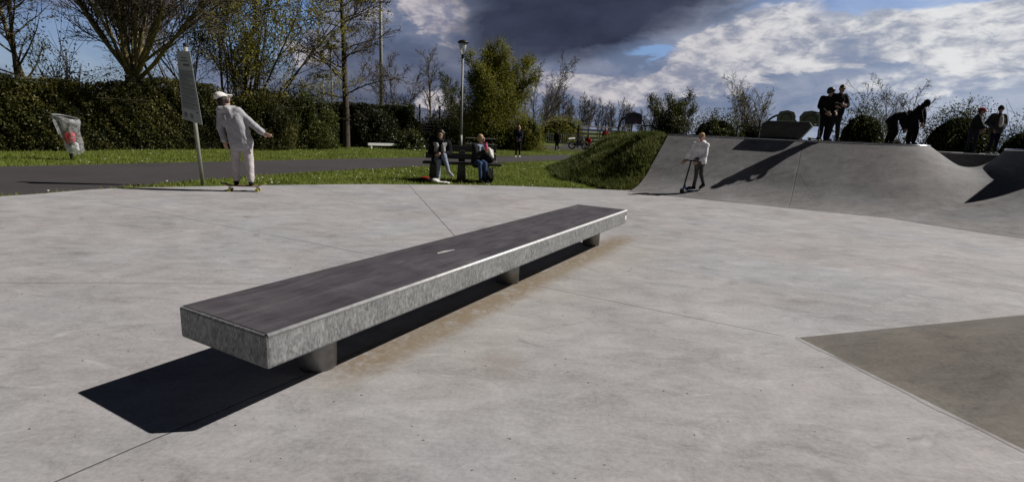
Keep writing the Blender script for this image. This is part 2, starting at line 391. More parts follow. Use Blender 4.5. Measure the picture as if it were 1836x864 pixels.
    whitec = mixc(nt, shade.o, mixc(nt, right.o, k(.24, .24, .32), k(.34, .37, .45)), mixc(nt, right.o, k(.56, .52, .54), k(.80, .80, .80)))
    c = mixc(nt, (wm*.92).o, c, whitec)
    # the big slate storm cloud
    st = (blob(1080, -40, 320, 105, .05, (1.1, .6)) + blob(960, 65, 190, 60, .12, (1.15, .4))*.95).clamp()
    c = mixc(nt, st.o, c, mixc(nt, (nA*.7+nC*.4).step(.35, .75).o, k(.022, .027, .052), k(.050, .058, .098)))
    # unseen sky overhead and behind, darkened to deepen the shadows
    up = (el + (nC-.5)*.12).step(.27, .42)
    c = mixc(nt, up.o, c, k(.008, .010, .018))
    back = y.step(.25, -.25)
    c = mixc(nt, back.o, c, k(.014, .018, .032))
    nt.links.new(c, bg.inputs[0])
sky()
S.view_settings.view_transform = 'Standard'; S.view_settings.look = 'None'; S.view_settings.exposure = 0; S.view_settings.gamma = 1
S.view_settings.use_curve_mapping = False
S.render.engine = 'CYCLES'; cy = S.cycles
cy.max_bounces = 5; cy.diffuse_bounces = 2; cy.glossy_bounces = 2; cy.transmission_bounces = 4; cy.transparent_max_bounces = 10
cy.caustics_reflective = False; cy.caustics_refractive = False; cy.sample_clamp_indirect = 4

# ------------------------------------------------------------------ ground, path, slab
def spline(P, n=8):
    P = np.asarray(P, float); Q = np.vstack([2*P[0]-P[1], P, 2*P[-1]-P[-2]]); out = []
    for i in range(1, len(Q)-2):
        p0, p1, p2, p3 = Q[i-1:i+3]
        for t in np.arange(n)/n:
            out.append(.5*(2*p1+(p2-p0)*t+(2*p0-5*p1+4*p2-p3)*t*t+(3*p1-p0-3*p2+p3)*t**3))
    return np.array(out+[P[-1]])
def slab(name, poly, ztop, thick, mat):
    bm = bmesh.new(); vs = [bm.verts.new((float(x), float(y), ztop)) for x, y in poly]
    f = bm.faces.new(vs)
    if f.normal.z < 0: f.normal_flip()
    r = bmesh.ops.extrude_face_region(bm, geom=[f])
    for v in r['geom']:
        if isinstance(v, bmesh.types.BMVert): v.co.z -= thick
    bmesh.ops.triangulate(bm, faces=bm.faces[:]); bmesh.ops.recalc_face_normals(bm, faces=bm.faces[:])
    me = bpy.data.meshes.new(name); bm.to_mesh(me); bm.free(); me.materials.append(mat)
    o = bpy.data.objects.new(name, me); COL.objects.link(o); return tag(o, kind='structure')
ground = MB(); n = 24
gx = np.concatenate([[-900, -300, -100], np.linspace(-60, 60, 41), [100, 300, 900]])
vs = [(x, y, -.05) for y in gx+25 for x in gx]; k = len(gx)
ground.add(vs, [(j*k+i, j*k+i+1, (j+1)*k+i+1, (j+1)*k+i) for j in range(k-1) for i in range(k-1)])
tag(ground.build('grass_ground', MT['ground']), kind='structure')

EDGE = spline([(-12.5, 3.2), (-9.8, 6.4), (-8.03, 8.35), (-7.31, 9.75), (-5.49, 11.0), (-3.9, 11.95), (-2.12, 12.67), (-.3, 13.18), (1.06, 13.30), (2.61, 13.36)], 6)
floor_poly = list(map(tuple, EDGE)) + [(2.9, 13.45), (4.4, 15.3), (9, 15.2), (12, 19), (40, 19), (40, -12), (-16, -12), (-16, -1)]
slab('skatepark_floor', floor_poly, 0., .12, MT['floor'])
PB = spline([(-7.75, 9.55), (-7.1, 11.6), (-5.6, 14.9), (-3.15, 18.8), (-.56, 22.5), (1.97, 25.6), (6, 29.5), (14, 35)], 5)
PT = spline([(-22, 1.5), (-16, 8.2), (-12.2, 12.8), (-10.05, 15.7), (-6.7, 20.1), (-3.96, 23.6), (-.7, 27.4), (2.4, 31.3), (6, 35), (14, 41)], 5)
slab('asphalt_path', list(map(tuple, PB)) + list(map(tuple, PT[::-1])) + [(-22, -6), (-14, -2), (-9.3, 6.5)], -.03, .1, MT['asphalt'])
slab('asphalt_forecourt', [(-6, 41), (1.5, 39.6), (4, 38.2), (9, 39), (20, 43), (24, 62), (5.5, 62), (4, 49), (-6, 44)], -.03, .1, MT['asphalt'])

# ------------------------------------------------------------------ ramps
HR = 1.4
def prof(f, k=.86):                        # f 0 at the foot .. 1 at the lip
    f = np.clip(f, 0, 1); return HR*(1-np.sqrt(1-(k*f)**2))/(1-math.sqrt(1-k*k))
LIPA = spline([(4.2, 15.3), (5.2, 14.72), (6.2, 14.14), (7.2, 13.56), (8.0, 13.1), (8.6, 12.78), (9.1, 12.62), (9.5, 12.74), (9.72, 13.1), (10.38, 14.0), (11.2, 15.1), (12.1, 16.3), (13.8, 18.6)], 6)
LIPC = spline([(15.7, 9.0), (13.7, 9.8), (12.2, 10.5), (11.4, 11.0), (11.0, 11.6), (10.95, 12.1), (11.2, 12.65), (11.85, 13.3), (12.75, 14.2), (14.2, 15.9)][::-1], 6)
RUNA, ARC = 2.7, rad(36)
def profA(x):                              # transition arc up to 36 degrees, then a flat bank to the lip
    x = np.clip(x, 0, RUNA); R = (HR-RUNA*math.tan(ARC))/((1-math.cos(ARC))-math.sin(ARC)*math.tan(ARC))
    x1 = R*math.sin(ARC); return np.where(x < x1, R-np.sqrt(np.maximum(R*R-x*x, 0)), R*(1-math.cos(ARC))+(x-x1)*math.tan(ARC))
def normals(L):
    t = np.gradient(L, axis=0); t /= np.linalg.norm(t, axis=1)[:, None]; return np.c_[t[:, 1], -t[:, 0]]
def ramp_mesh(name, L, Nn, run, k, mat, deck, lab, H=HR, coping=True):
    T = np.linspace(0, 1, 25); m = MB(); vs = []
    for i in range(len(L)):
        for t in T:
            p = L[i] + Nn[i]*run[i]*t; vs.append((p[0], p[1], (float(profA((1-t)*RUNA)) if k is None else prof(1-t, k)*H/HR) + .004))
    kk = len(T); m.add(vs, [(i*kk+j, i*kk+j+1, (i+1)*kk+j+1, (i+1)*kk+j) for i in range(len(L)-1) for j in range(kk-1)])
    o = m.build(name, mat, smooth=True)
    d = MB(); ring = [(p[0], p[1]) for p in L] + deck; q = len(ring)
    d.add([(x, y, H-.01) for x, y in ring]+[(x, y, -.04) for x, y in ring],
          [tuple(range(q))] + [(i+q, (i+1) % q+q, (i+1) % q, i) for i in range(len(L)-1, q)])
    dk = d.build('deck', mat, o)
    if coping:
        c = MB(); c.tube([(p[0]+nn[0]*.008, p[1]+nn[1]*.008, H-.012) for p, nn in zip(L, Nn)], .026, 8)
        c.build('coping', MT['chrome'], o, smooth=True)
    tag(o, lab, 'skate ramp'); return o
NA = normals(LIPA); w = np.clip(1-np.arange(len(LIPA))/14, 0, 1)[:, None]
NA = NA*(1-w) + np.array([-.55, -.835])*w; NA /= np.linalg.norm(NA, axis=1)[:, None]
wl = MB(); q_ = [(11.42, 11.40), (12.75, 12.72), (15.5, 12.72), (15.5, 11.40)]; wl.add([(x, y, z) for z in (HR-.012, HR+1.0) for x, y in q_], [(3, 2, 1, 0), (4, 5, 6, 7)]+[(i, (i+1) % 4, (i+1) % 4+4, i+4) for i in range(4)]); SHADOW_WALL = wl
runA = np.full(len(LIPA), RUNA)
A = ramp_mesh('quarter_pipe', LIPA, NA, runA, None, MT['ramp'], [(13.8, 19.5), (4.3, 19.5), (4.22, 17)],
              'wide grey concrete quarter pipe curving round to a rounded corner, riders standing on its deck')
NC = normals(LIPC)
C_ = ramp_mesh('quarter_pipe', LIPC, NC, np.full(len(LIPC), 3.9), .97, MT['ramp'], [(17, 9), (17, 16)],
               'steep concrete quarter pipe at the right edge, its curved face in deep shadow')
LB = spline([(9.5, 17.4), (12, 17.05), (14.5, 16.5), (18, 15.6)], 4); NB_ = normals(LB)
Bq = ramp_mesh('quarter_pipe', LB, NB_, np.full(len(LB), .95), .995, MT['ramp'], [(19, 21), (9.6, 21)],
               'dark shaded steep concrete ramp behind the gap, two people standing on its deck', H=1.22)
SHADOW_WALL.build('unseen_shadow_wall', MT['ramp'], C_, bevel=.02)  # unseen wall added out of view to throw shadow on the right ramp
def seg_dist(P, L):
    a, b = L[:-1], L[1:]; d = b-a; t = np.clip(((P-a)*d).sum(1)/(d*d).sum(1), 0, 1)
    return np.linalg.norm(a+d*t[:, None]-P, axis=1).min()
def zramp(x, y): return float(profA(RUNA-seg_dist(np.array([x, y]), LIPA)))
def zramp_c(x, y): return float(prof(1-seg_dist(np.array([x, y]), LIPC)/3.9, .97))
def saddle():                              # the faces run into one another in a smooth hollow
    st = .07; xs = np.arange(6.6, 11.6, st); ys = np.arange(7.2, 13.6, st); nx, ny = len(xs), len(ys)
    Z = np.zeros((ny, nx)); K = np.zeros((ny, nx), bool)
    for j, y in enumerate(ys):
        for i, x in enumerate(xs):
            a, b = zramp(x, y), zramp_c(x, y); m_ = max(a, b); k = .62*min(1, m_/.55)+1e-6; h = max(k-abs(a-b), 0)/k
            Z[j, i] = m_+h*h*k*.25; K[j, i] = h > .0 and m_ > .012 and m_ < 1.39
    idx = -np.ones((ny, nx), int); V = []; F = []
    for j in range(ny-1):
        for i in range(nx-1):
            if K[j, i] or K[j+1, i] or K[j, i+1] or K[j+1, i+1]:
                f = []
                for jj, ii in ((j, i), (j, i+1), (j+1, i+1), (j+1, i)):
                    if idx[jj, ii] < 0: idx[jj, ii] = len(V); V.append((xs[ii], ys[jj], Z[jj, ii]+.0045))
                    f.append(idx[jj, ii])
                F.append(f)
    fast_mesh('hollow', np.array(V), np.array(F), MT['ramp'], A, smooth=True)
saddle()
def on_ramp(px, py):                       # first point of the sight line that meets ramp or floor
    d = ray(px, py); p = np.array([0, 0, HC])
    for i in range(4000):
        p = p+d*.008
        if p[2] <= (zramp(p[0], p[1]) if p[1] < 15.6 else 0): return p
    return p

# grass mound against the ramp's left side
def mound():
    ys = np.linspace(13.12, 26, 110); K = 46; V = []
    for y in ys:
        if y < 15.3:
            f = (y-13.1)/(15.3-13.1); ex = 2.66+(4.2-2.66)*f - .012
            ez = float(profA(f*RUNA)) - .03
        else: ex, ez = 4.22, HR-.02
        wd = min(.35+(y-13.1)*1.0, 3.2); back = 1 if y < 20 else max(0, 1-(y-20)/6)**1.3
        for j in range(K):
            u = j/(K-1); x = ex - wd*1.15*u
            s = np.clip(u*1.15, 0, 1); h = ez*(1-s*s*(3-2*s))*back
            h += .17*math.sin(x*2.3+y*1.7)*math.sin(y*2.9-x)*min(1, h)*min(1, u*6) + random.uniform(-.03, .03)*min(1, u*4)
            V.append((x, y, h-.055 if u > .02 else h-.01))
    V = np.array(V); n = len(ys)
    F = np.array([(i*K+j, (i+1)*K+j, (i+1)*K+j+1, i*K+j+1) for i in range(n-1) for j in range(K-1)])
    return tag(fast_mesh('grass_mound', V, F, MT['ground'], smooth=True), kind='structure'), V
MOUND, MV = mound()

# low spine bank, bottom right
def bank():
    m = MB(); c = at(1430, 606); a = at(1836, 565); b = at(1836, 808)
    c, a, b = (np.array([p[0], p[1], .004]) for p in (c, a, b))
    a = c+(a-c)*2.2; b = c+(b-c)*2.6
    top = c+(a-c)*.62+(b-c)*.40; top[2] = .62
    n = 16; T = np.linspace(0, 1, n); V = []
    # rounded hip: sweep from edge b over the crest to edge a
    for i, s in enumerate(T):
        e = b+(a-b)*s; 
        for j, t in enumerate(T):
            p = c+(e-c)*t; h = .50*t*((1-math.cos(min(s/.62, 1)*math.pi))/2 if s < .62 else max(0, 1-((s-.62)/.38)**1.3))
            V.append((p[0], p[1], .004+max(0, h)))
    m.add(V, [(i*n+j, (i)*n+j+1, (i+1)*n+j+1, (i+1)*n+j) for i in range(n-1) for j in range(n-1)])
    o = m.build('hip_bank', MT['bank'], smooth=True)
    for e, sg in ((a, 1), (b, -1)):
        w_ = MB(); d = unit(e-c); nn = np.array([-d[1], d[0], 0])*sg; V = []
        for k_ in np.linspace(.0, 1, 60):
            p = c+(e-c)*k_; V += [p-nn*.006+[0, 0, .001], p+nn*(.020+.013*math.sin(k_*41)*math.sin(k_*17))+[0, 0, -.0025]]
        w_.add(V, [(2*i_, 2*i_+1, 2*i_+3, 2*i_+2) for i_ in range(59)]); w_.build('worn_or_glint_edge', MT['worn'], o)
    return tag(o, 'low brownish concrete hip bank rising from a sharp corner in the right foreground', 'skate bank')
bank()

# ------------------------------------------------------------------ the ledge
def ledge():
    h, t, th, L, w = .447, .165, 1.062, 5.146, .679
    u = np.array([math.cos(th), math.sin(th), 0]); nn = np.array([-math.sin(th), math.cos(th), 0])
    r = empty('grind_ledge', (-1.0735, 2.2567, 0), th, 'long low steel-edged grind ledge with dark top on three stub legs', 'skate ledge')
    f = MB(); f.box((L/2, w/2, h-t/2), (L, w, t)); fr = f.build('steel_frame', MT['galv'], r, bevel=.014)
    tp = MB(); tp.box((L/2, w/2, h), (L-.03, w-.028, .006)); tp.build('top_panel', MT['ledgetop'], r, bevel=.002)
    for uc in (.575, 2.77, 4.86):
        g = MB(); g.lathe([(.105, -.01), (.105, h-t+.01)], (uc, .345, 0), 28)
        lg = g.build('leg', MT['legsteel'], r, smooth=True)
    e = MB(); e.tube([(.012, .009, h-.006), (L-.012, .009, h-.006)], .0125, 10); e.build('edge_glint', MT['worn_or_glint_edge'], r, smooth=True)  # pale tube standing in for the bright glint on this edge
    # scuffed white chip of paint on top, stickers
    q = at(797, 452, h); d = q-np.array([-1.0735, 2.2567, h]); uu, vv = d@u, d@nn
    s = MB(); s.add([(uu-.09, vv-.012, h+.0045), (uu+.10, vv-.03, h+.0045), (uu+.11, vv-.008, h+.0045), (uu+.02, vv+.02, h+.0045), (uu-.07, vv+.022, h+.0045)], [(0, 1, 2, 3, 4)])
    tag(s.build('scuff_mark', MT['chip'], r), 'white scraped paint chip')
    s = MB(); s.box((L-.05, -.0015, h-.09), (.055, .002, .05)); s.build('sticker', MT['whitepaint'], r)
    return r
ledge()

# ------------------------------------------------------------------ people
def caps_mesh(caps):
    """closed tapered capsules / ellipsoids -> one overlapping mesh"""
    mb = MB(); k = 12
    for c in caps:
        if len(c) == 2:                                   # ellipsoid (centre, radii)
            ce, r = np.asarray(c[0], float), np.asarray(c[1], float)*np.ones(3); p = []
            for i in range(1, 8):
                a = math.pi*i/8
                p += [ce + r*[math.sin(a)*math.cos(b), math.sin(a)*math.sin(b), -math.cos(a)] for b in np.arange(k)*2*math.pi/k]
            p += [ce-[0, 0, r[2]], ce+[0, 0, r[2]]]; q = 7*k
            fs = [(i*k+j, i*k+(j+1) % k, (i+1)*k+(j+1) % k, (i+1)*k+j) for i in range(6) for j in range(k)]
            fs += [((j+1) % k, j, q) for j in range(k)] + [(6*k+j, 6*k+(j+1) % k, q+1) for j in range(k)]
            mb.add(p, fs)
        else:
            a, b, ra, rb = np.asarray(c[0], float), np.asarray(c[1], float), c[2], c[3]
            d = b-a; L = np.linalg.norm(d); d = d/(L+1e-9)
            pts = [a-d*ra*.95, a-d*ra*.6, a, (a+b)/2, b, b+d*rb*.6, b+d*rb*.95]
            mb.tube(pts, [ra*.3, ra*.8, ra, (ra+rb)/2, rb, rb*.8, rb*.3], k)
    return mb
TEX = bpy.data.textures.new('folds', 'CLOUDS'); TEX.noise_scale = .20; TEX.noise_depth = 2
def blob(name, caps, voxel, mat, parent, smooth=4, disp=0., mats=None):
    mb = caps_mesh(caps); o = mb.build(name, mat)
    r = o.modifiers.new('r', 'REMESH'); r.mode = 'VOXEL'; r.voxel_size = voxel; r.use_smooth_shade = True
    if smooth: s_ = o.modifiers.new('s', 'SMOOTH'); s_.iterations = smooth; s_.factor = .5
    if disp:
        dd = o.modifiers.new('d', 'DISPLACE'); dd.texture = TEX; dd.strength = disp; dd.mid_level = .5; dd.texture_coords = 'GLOBAL'
    dg = bpy.context.evaluated_depsgraph_get(); dg.update()
    me = bpy.data.meshes.new_from_object(o.evaluated_get(dg)); old = o.data
    o.modifiers.clear(); o.data = me; bpy.data.meshes.remove(old); me.name = name
    me.polygons.foreach_set('use_smooth', [True]*len(me.polygons))
    o.parent = parent; return o
def unit(v): v = np.asarray(v, float); return v/(np.linalg.norm(v)+1e-9)
STAND = dict(pel=(0, 0, .96), che=(0, 0, 1.30), nec=(0, .01, 1.48), head=(0, -.015, 1.635),
    shL=(-.185, .01, 1.42), elL=(-.24, .03, 1.14), wrL=(-.25, -.05, .90), shR=(.185, .01, 1.42), elR=(.24, .03, 1.14), wrR=(.25, -.05, .90),
    hiL=(-.09, 0, .93), knL=(-.10, -.02, .50), anL=(-.10, .03, .085), hiR=(.09, 0, .93), knR=(.10, -.02, .50), anR=(.10, .03, .085),
    toL=(-.12, -.16, .03), toR=(.12, -.16, .03), haL=(0, -.25, -1), haR=(0, -.25, -1))
def hand(w, d, side, curl=.5, r=.0125):
    """palm, four unequal bent fingers and a side thumb"""
    d = unit(d); lat = unit(np.cross(d, [0, 1, .2])); nrm = np.cross(lat, d); c = []
    p = w+d*.085
    for i in (-1.2, 0, 1.2): c.append((w+d*.01+lat*.014*i, p+lat*.020*i, .017, .016))
    for i, L in zip((-1.5, -.5, .5, 1.5), (.060, .075, .080, .068)):
        b = p+lat*.0175*i; m = b+unit(d*(1-curl*.4)+nrm*curl*.5)*L*.55; e = m+unit(d*(1-curl)+nrm*curl)*L*.5
        c += [(b, m, r, r*.9), (m, e, r*.9, r*.75)]
    b = w+d*.025+lat*.03*side; m = b+unit(d*.6+lat*.8*side+nrm*.3)*.042
    c += [(b, m, .014, .012), (m, m+unit(d+nrm*.4)*.03, .012, .0095)]
    return c
def person(label, origin, H, pose=None, face=(0, -1, 0), fwd=(0, -1, 0), top=None, bottom=None, shoe=None, skin='skin', hair=('short', 'hairdark'), hat=None,
           hood=False, loose=1., legloose=1., voxel=.016, group=None, topname='jacket', extra=(), rz=0., arms=True, shins=False, hem=.05):
    J = {k: np.array(v, float) for k, v in STAND.items()}
    for k, v in (pose or {}).items(): J[k] = np.array(v, float)
    s = H/1.75
    for k in J:
        if k not in ('haL', 'haR'): J[k] = J[k]*s
    root = empty('person', origin, rz, label, 'person', group)
    f = unit(face); lat = unit(J['shR']-J['shL']); up = unit(J['nec']-J['pel'])
    hd = J['head']; R = .098*s; hup = unit(hd-J['nec']+[0, 0, .02]); hl = unit(np.cross(f, hup)); f = unit(np.cross(hup, hl))
    # body: one continuous figure
    B = [((hd+hup*.02*s-f*.012*s), np.array([.078, .088, .105])*s), (hd-hup*.06*s+f*.030*s, np.array([.052, .054, .058])*s), (hd+f*.06*s-hup*.0*s, np.array([.045, .04, .07])*s),
         (hd-hup*.11*s+f*.048*s, hd-hup*.10*s+f*.062*s, .026*s, .024*s),
         (hd+f*.093*s+hup*.012*s, hd+f*.118*s-hup*.022*s, .009*s, .014*s), (hd+f*.088*s+hup*.038*s-hl*.035*s, hd+f*.088*s+hup*.038*s+hl*.035*s, .012*s, .012*s),
         (hd+f*.096*s-hup*.058*s-hl*.016*s, hd+f*.096*s-hup*.058*s+hl*.016*s, .010*s, .010*s)]
    for sg in (-1, 1): B.append((hd+hl*.084*s*sg-f*.012*s+hup*.015*s, hd+hl*.088*s*sg-f*.018*s-hup*.025*s, .013*s, .010*s))
    B += [(J['nec']-up*.03*s, hd-hup*.05*s, .058*s, .05*s), (J['pel'], J['che'], .095*s, .095*s), (J['che'], J['nec'], .09*s, .058*s)]
    for q in 'LR':
        B += [(J['nec']-up*.05*s, J['sh'+q], .05*s, .055*s), (J['sh'+q], J['el'+q], .05*s, .038*s), (J['el'+q], J['wr'+q], .037*s, .026*s),
              (J['pel'], J['hi'+q], .10*s, .095*s), (J['hi'+q], J['kn'+q], .085*s, .055*s), (J['kn'+q], J['an'+q], .052*s, .036*s)]
        if arms: B += hand(J['wr'+q], J['ha'+q], 1 if q == 'L' else -1)
    body = blob('body', B, min(voxel, .011), MT[skin], root, 3)
    for sg in (-1, 1):
        e = MB(); 
        o = blob('eye', [(hd+f*.094*s+hl*.034*s*sg+hup*.018*s, np.array([.014, .014, .010])*s)], .004, MT['eye'], root, 0)
    m_ = blob('mouth', [(hd+f*.104*s-hup*.058*s-hl*.018*s, hd+f*.104*s-hup*.058*s+hl*.018*s, .007*s, .007*s)], .004, MT['lip'], root, 0)
    # top
    w1 = .062*loose; T = []
    pl, cl = J['pel'], J['che']
    for a in (-1, 0, 1):
        T += [(pl+lat*.085*a*s-np.array([0, 0, hem])*s, pl*.5+cl*.5+lat*.08*a*s, .125*s*loose**.5, .12*s*loose**.5), (pl*.5+cl*.5+lat*.08*a*s, cl+lat*.09*a*s, .12*s*loose**.5, .125*s)]
    T += [(cl, J['nec']-up*.02*s, .13*s, .075*s)]
    for q in 'LR':
        T += [(J['nec']-up*.06*s, J['sh'+q], .072*s, .078*s), (J['sh'+q], cl+(J['sh'+q]-cl)*.5, .08*s, .1*s), (J['sh'+q], J['el'+q], w1*1.12*s, w1*s),
              (J['el'+q], J['wr'+q]*.97+J['el'+q]*.03, w1*s, w1*.74*s)]
    if hood:
        b = J['nec']-f*.085*s-up*.02*s
        T += [(b-lat*.075*s, b+lat*.075*s, .062*s, .062*s), (b+up*.03*s-lat*.06*s-f*.02*s, J['nec']+lat*(-.09)*s+f*.03*s, .045*s, .035*s), (b+up*.03*s+lat*.06*s-f*.02*s, J['nec']+lat*.09*s+f*.03*s, .045*s, .035*s)]
    blob(topname, T, voxel, MT[top], root, 7, .034*s)
    # trousers
    P = [(J['pel']-up*.0*s+lat*.05*a*s, J['pel']-[0, 0, .0]+lat*.075*a*s-up*.08*s, .118*s, .112*s) for a in (-1, 0, 1)]
    for q in 'LR':
        P += [(J['pel']-up*.04*s, J['hi'+q], .11*s, .112*s*legloose**.4), (J['hi'+q], J['kn'+q], .10*s*legloose**.6, .070*s*legloose),
              (J['kn'+q], J['an'+q]*(.94 if not shins else .9)+J['kn'+q]*(.06 if not shins else .1), .068*s*legloose, .052*s*legloose)]
    blob('trousers', P, voxel, MT[bottom], root, 5, .03*s)
    for q in 'LR':
        a, t_ = J['an'+q], J['to'+q]; d = unit((t_-a)*[1, 1, .2]); z0 = np.array([0, 0, 1.])
        heel = a-d*.035*s; heel = heel - z0*(.048*s)
        tt = a+d*np.linalg.norm((t_-a)[:2])+z0*(t_[2]-a[2]+.005*s)
        blob('shoe', [(heel, tt, .040*s, .036*s), (a-z0*.0*s, a+d*.03*s-z0*.03*s, .048*s, .046*s), (a*.4+tt*.6+d*.0-z0*.0, tt, .044*s, .038*s)], min(voxel, .012), MT[shoe], root, 2)
    kind, hm = hair
    if kind:
        Hh = [(hd+hup*.045*s-f*.028*s, np.array([.090, .096, .092])*s), (hd-f*.06*s-hup*.01*s, np.array([.078, .06, .085])*s)]
        if kind == 'nape': Hh = [(hd-hup*.02*s-f*.02*s, np.array([.097, .098, .10])*s), (hd-f*.06*s-hup*.08*s, np.array([.07, .055, .07])*s), (hd+hl*.06*s-hup*.03*s+f*.03*s, hd+hl*.05*s-hup*.09*s+f*.02*s, .04*s, .035*s), (hd-hl*.06*s-hup*.03*s+f*.03*s, hd-hl*.05*s-hup*.09*s+f*.02*s, .04*s, .035*s)]
        if kind == 'fringe': Hh += [(hd+hup*.085*s+f*.055*s-hl*.05*s, hd+hup*.085*s+f*.055*s+hl*.05*s, .034*s, .034*s)]
        if kind == 'long':
            for sg in (-1, 1): Hh += [(hd+hl*.075*s*sg+hup*.04*s-f*.02*s, hd+hl*.085*s*sg-hup*.17*s-f*.02*s, .04*s, .03*s), (hd+hl*.04*s*sg-f*.07*s, hd+hl*.05*s*sg-hup*.2*s-f*.07*s, .055*s, .045*s)]
        blob('hair', Hh, min(voxel, .012), MT[hm], root, 2, .018*s)
    if hat:
        hk, hm = hat
        Q = [(hd+hup*.068*s-f*.018*s, np.array([.112, .118, .080])*s)]
        if hk == 'cap': Q += [(hd+hup*.052*s+f*.07*s+hl*a*.05*s, hd+hup*.030*s+f*.175*s+hl*a*.04*s, .016*s, .013*s) for a in (-1, -.5, 0, .5, 1)]
        if hk == 'beanie': Q = [(hd+hup*.05*s-f*.015*s, np.array([.098, .106, .09])*s), (hd+hup*.12*s-f*.03*s, np.array([.06, .06, .05])*s)]
        if hk == 'helmet': Q = [(hd+hup*.05*s-f*.018*s, np.array([.125, .135, .115])*s), (hd-hup*.0*s-f*.05*s, np.array([.115, .09, .09])*s)]
        if hk == 'hoodup': Q = [(hd+hup*.02*s-f*.03*s, np.array([.115, .118, .135])*s), (hd-hup*.1*s-f*.04*s, np.array([.11, .10, .1])*s)]
        blob({'cap': 'cap', 'beanie': 'beanie', 'helmet': 'helmet', 'hoodup': 'hood'}[hk], Q, min(voxel, .012), MT[hm], root, 3)
    return root, J, s

MT['hoodie_grey'] = cloth('pale_grey_hoodie', (.40, .395, .42), .12, .6)
MT['pink_trousers'] = cloth('pale_pink_trousers', (.50, .455, .46), .15, .9)
MT['white_cotton'] = cloth('white_cotton', (.72, .70, .68), .1)
MT['white_hoodie'] = cloth('white_hoodie', (.80, .78, .82), .12, .7)
MT['grey_joggers'] = cloth('grey_joggers', (.075, .072, .072), .25, .6)
MT['black_cloth'] = cloth('black_cloth', (.008, .008, .009), .3)
MT['charcoal'] = cloth('charcoal_cloth', (.020, .020, .022), .3)
MT['navy'] = cloth('navy_cloth', (.014, .015, .030), .3)
MT['denim'] = cloth('pale_denim', (.25, .29, .38), .25, .8)
MT['blue_denim'] = cloth('blue_denim', (.045, .075, .16), .3)
MT['dark_denim'] = cloth('dark_denim', (.030, .035, .050), .3)
MT['silver'] = cloth('silver_nylon', (.33, .33, .34), .2)
MT['red_cloth'] = cloth('red_cloth', (.33, .02, .018), .2)
MT['brownjacket'] = cloth('dull_grey_jacket', (.050, .048, .046), .25)
MT['blue_paint'] = plain('blue_scooter_paint', (.02, .12, .30), .35, .2, var=.1)
MT['yellow_rubber'] = plain('yellow_wheel', (.45, .42, .05), .5, var=.1)
MT['rubber'] = plain('rubber', (.012, .012, .012), .8)
MT['deckwood'] = plain('skateboard_maple', (.22, .14, .08), .55, var=.25)
MT['pink'] = plain('pink_plastic', (.65, .06, .25), .4, var=.05)

# 1. skateboarder, seen from behind
SK = at(438, 343)
person('skateboarder seen from behind in pale hoodie, pink trousers and white cap, one arm out', SK, 1.77,
    dict(pel=(0, 0, .99), che=(-.13, .02, 1.31), nec=(-.235, .05, 1.51), head=(-.335, .08, 1.655),
         shL=(-.37, .05, 1.43), elL=(-.385, .02, 1.15), wrL=(-.30, -.03, .92), shR=(-.06, .05, 1.46), elR=(.18, .02, 1.26), wrR=(.41, -.01, 1.09),
         hiL=(-.09, 0, .95), knL=(-.14, .02, .56), anL=(-.13, 0, .20), hiR=(.09, 0, .95), knR=(.115, .02, .56), anR=(.135, 0, .19), toL=(-.21, .12, .135), toR=(.08, .14, .13),
         haL=(.2, 0, -1), haR=(1, 0, -.45)),
    face=(.75, .66, -.12), top='hoodie_grey', bottom='pink_trousers', shoe='black_cloth', skin='skin', hair=('nape', 'hairdark'), hat=('cap', 'white_cotton'), hood=True, loose=1.12, legloose=1.2, hem=.13, voxel=.013, topname='hoodie')
def skateboard():
    r = empty('skateboard', SK, rad(12), 'skateboard with yellow wheels under the feet of the person in pale hoodie', 'skateboard')
    m = MB(); L = .80; V = []
    xs = np.linspace(-L/2, L/2, 17)
    for zt in (0, .011):
        for x in xs:
            wd = .105*math.sqrt(max(0.02, 1-max(0, abs(x)-.30)**2/.0105)); z = .098+zt+max(0, abs(x)-.26)*.38
            V += [(x, -wd, z), (x, wd, z)]
    n = 17; F = []
    for i in range(n-1):
        F += [(2*i+2*n, 2*i+2+2*n, 2*i+3+2*n, 2*i+1+2*n), (2*i+1, 2*i+3, 2*i+2, 2*i), (2*i, 2*i+2, 2*i+2+2*n, 2*i+2*n), (2*i+3, 2*i+1, 2*i+1+2*n, 2*i+3+2*n)]
    F += [(0, 2*n, 2*n+1, 1), (2*n-2, 2*n-1, 4*n-1, 4*n-2)]
    m.add(V, F); m.build('deck', MT['deckwood'], r)
    for x in (-.24, .24):
        t = MB(); t.box((x, 0, .075), (.05, .06, .045)); t.tube([(x, -.085, .055), (x, .085, .055)], .011, 8); tr = t.build('truck', MT['chrome'], r)
        for y in (-.095, .095):
            w_ = MB(); w_.tube([(x, y-.017, .029), (x, y+.017, .029)], .029, 16); w_.build('wheel', MT['yellow_rubber'], r)
skateboard()

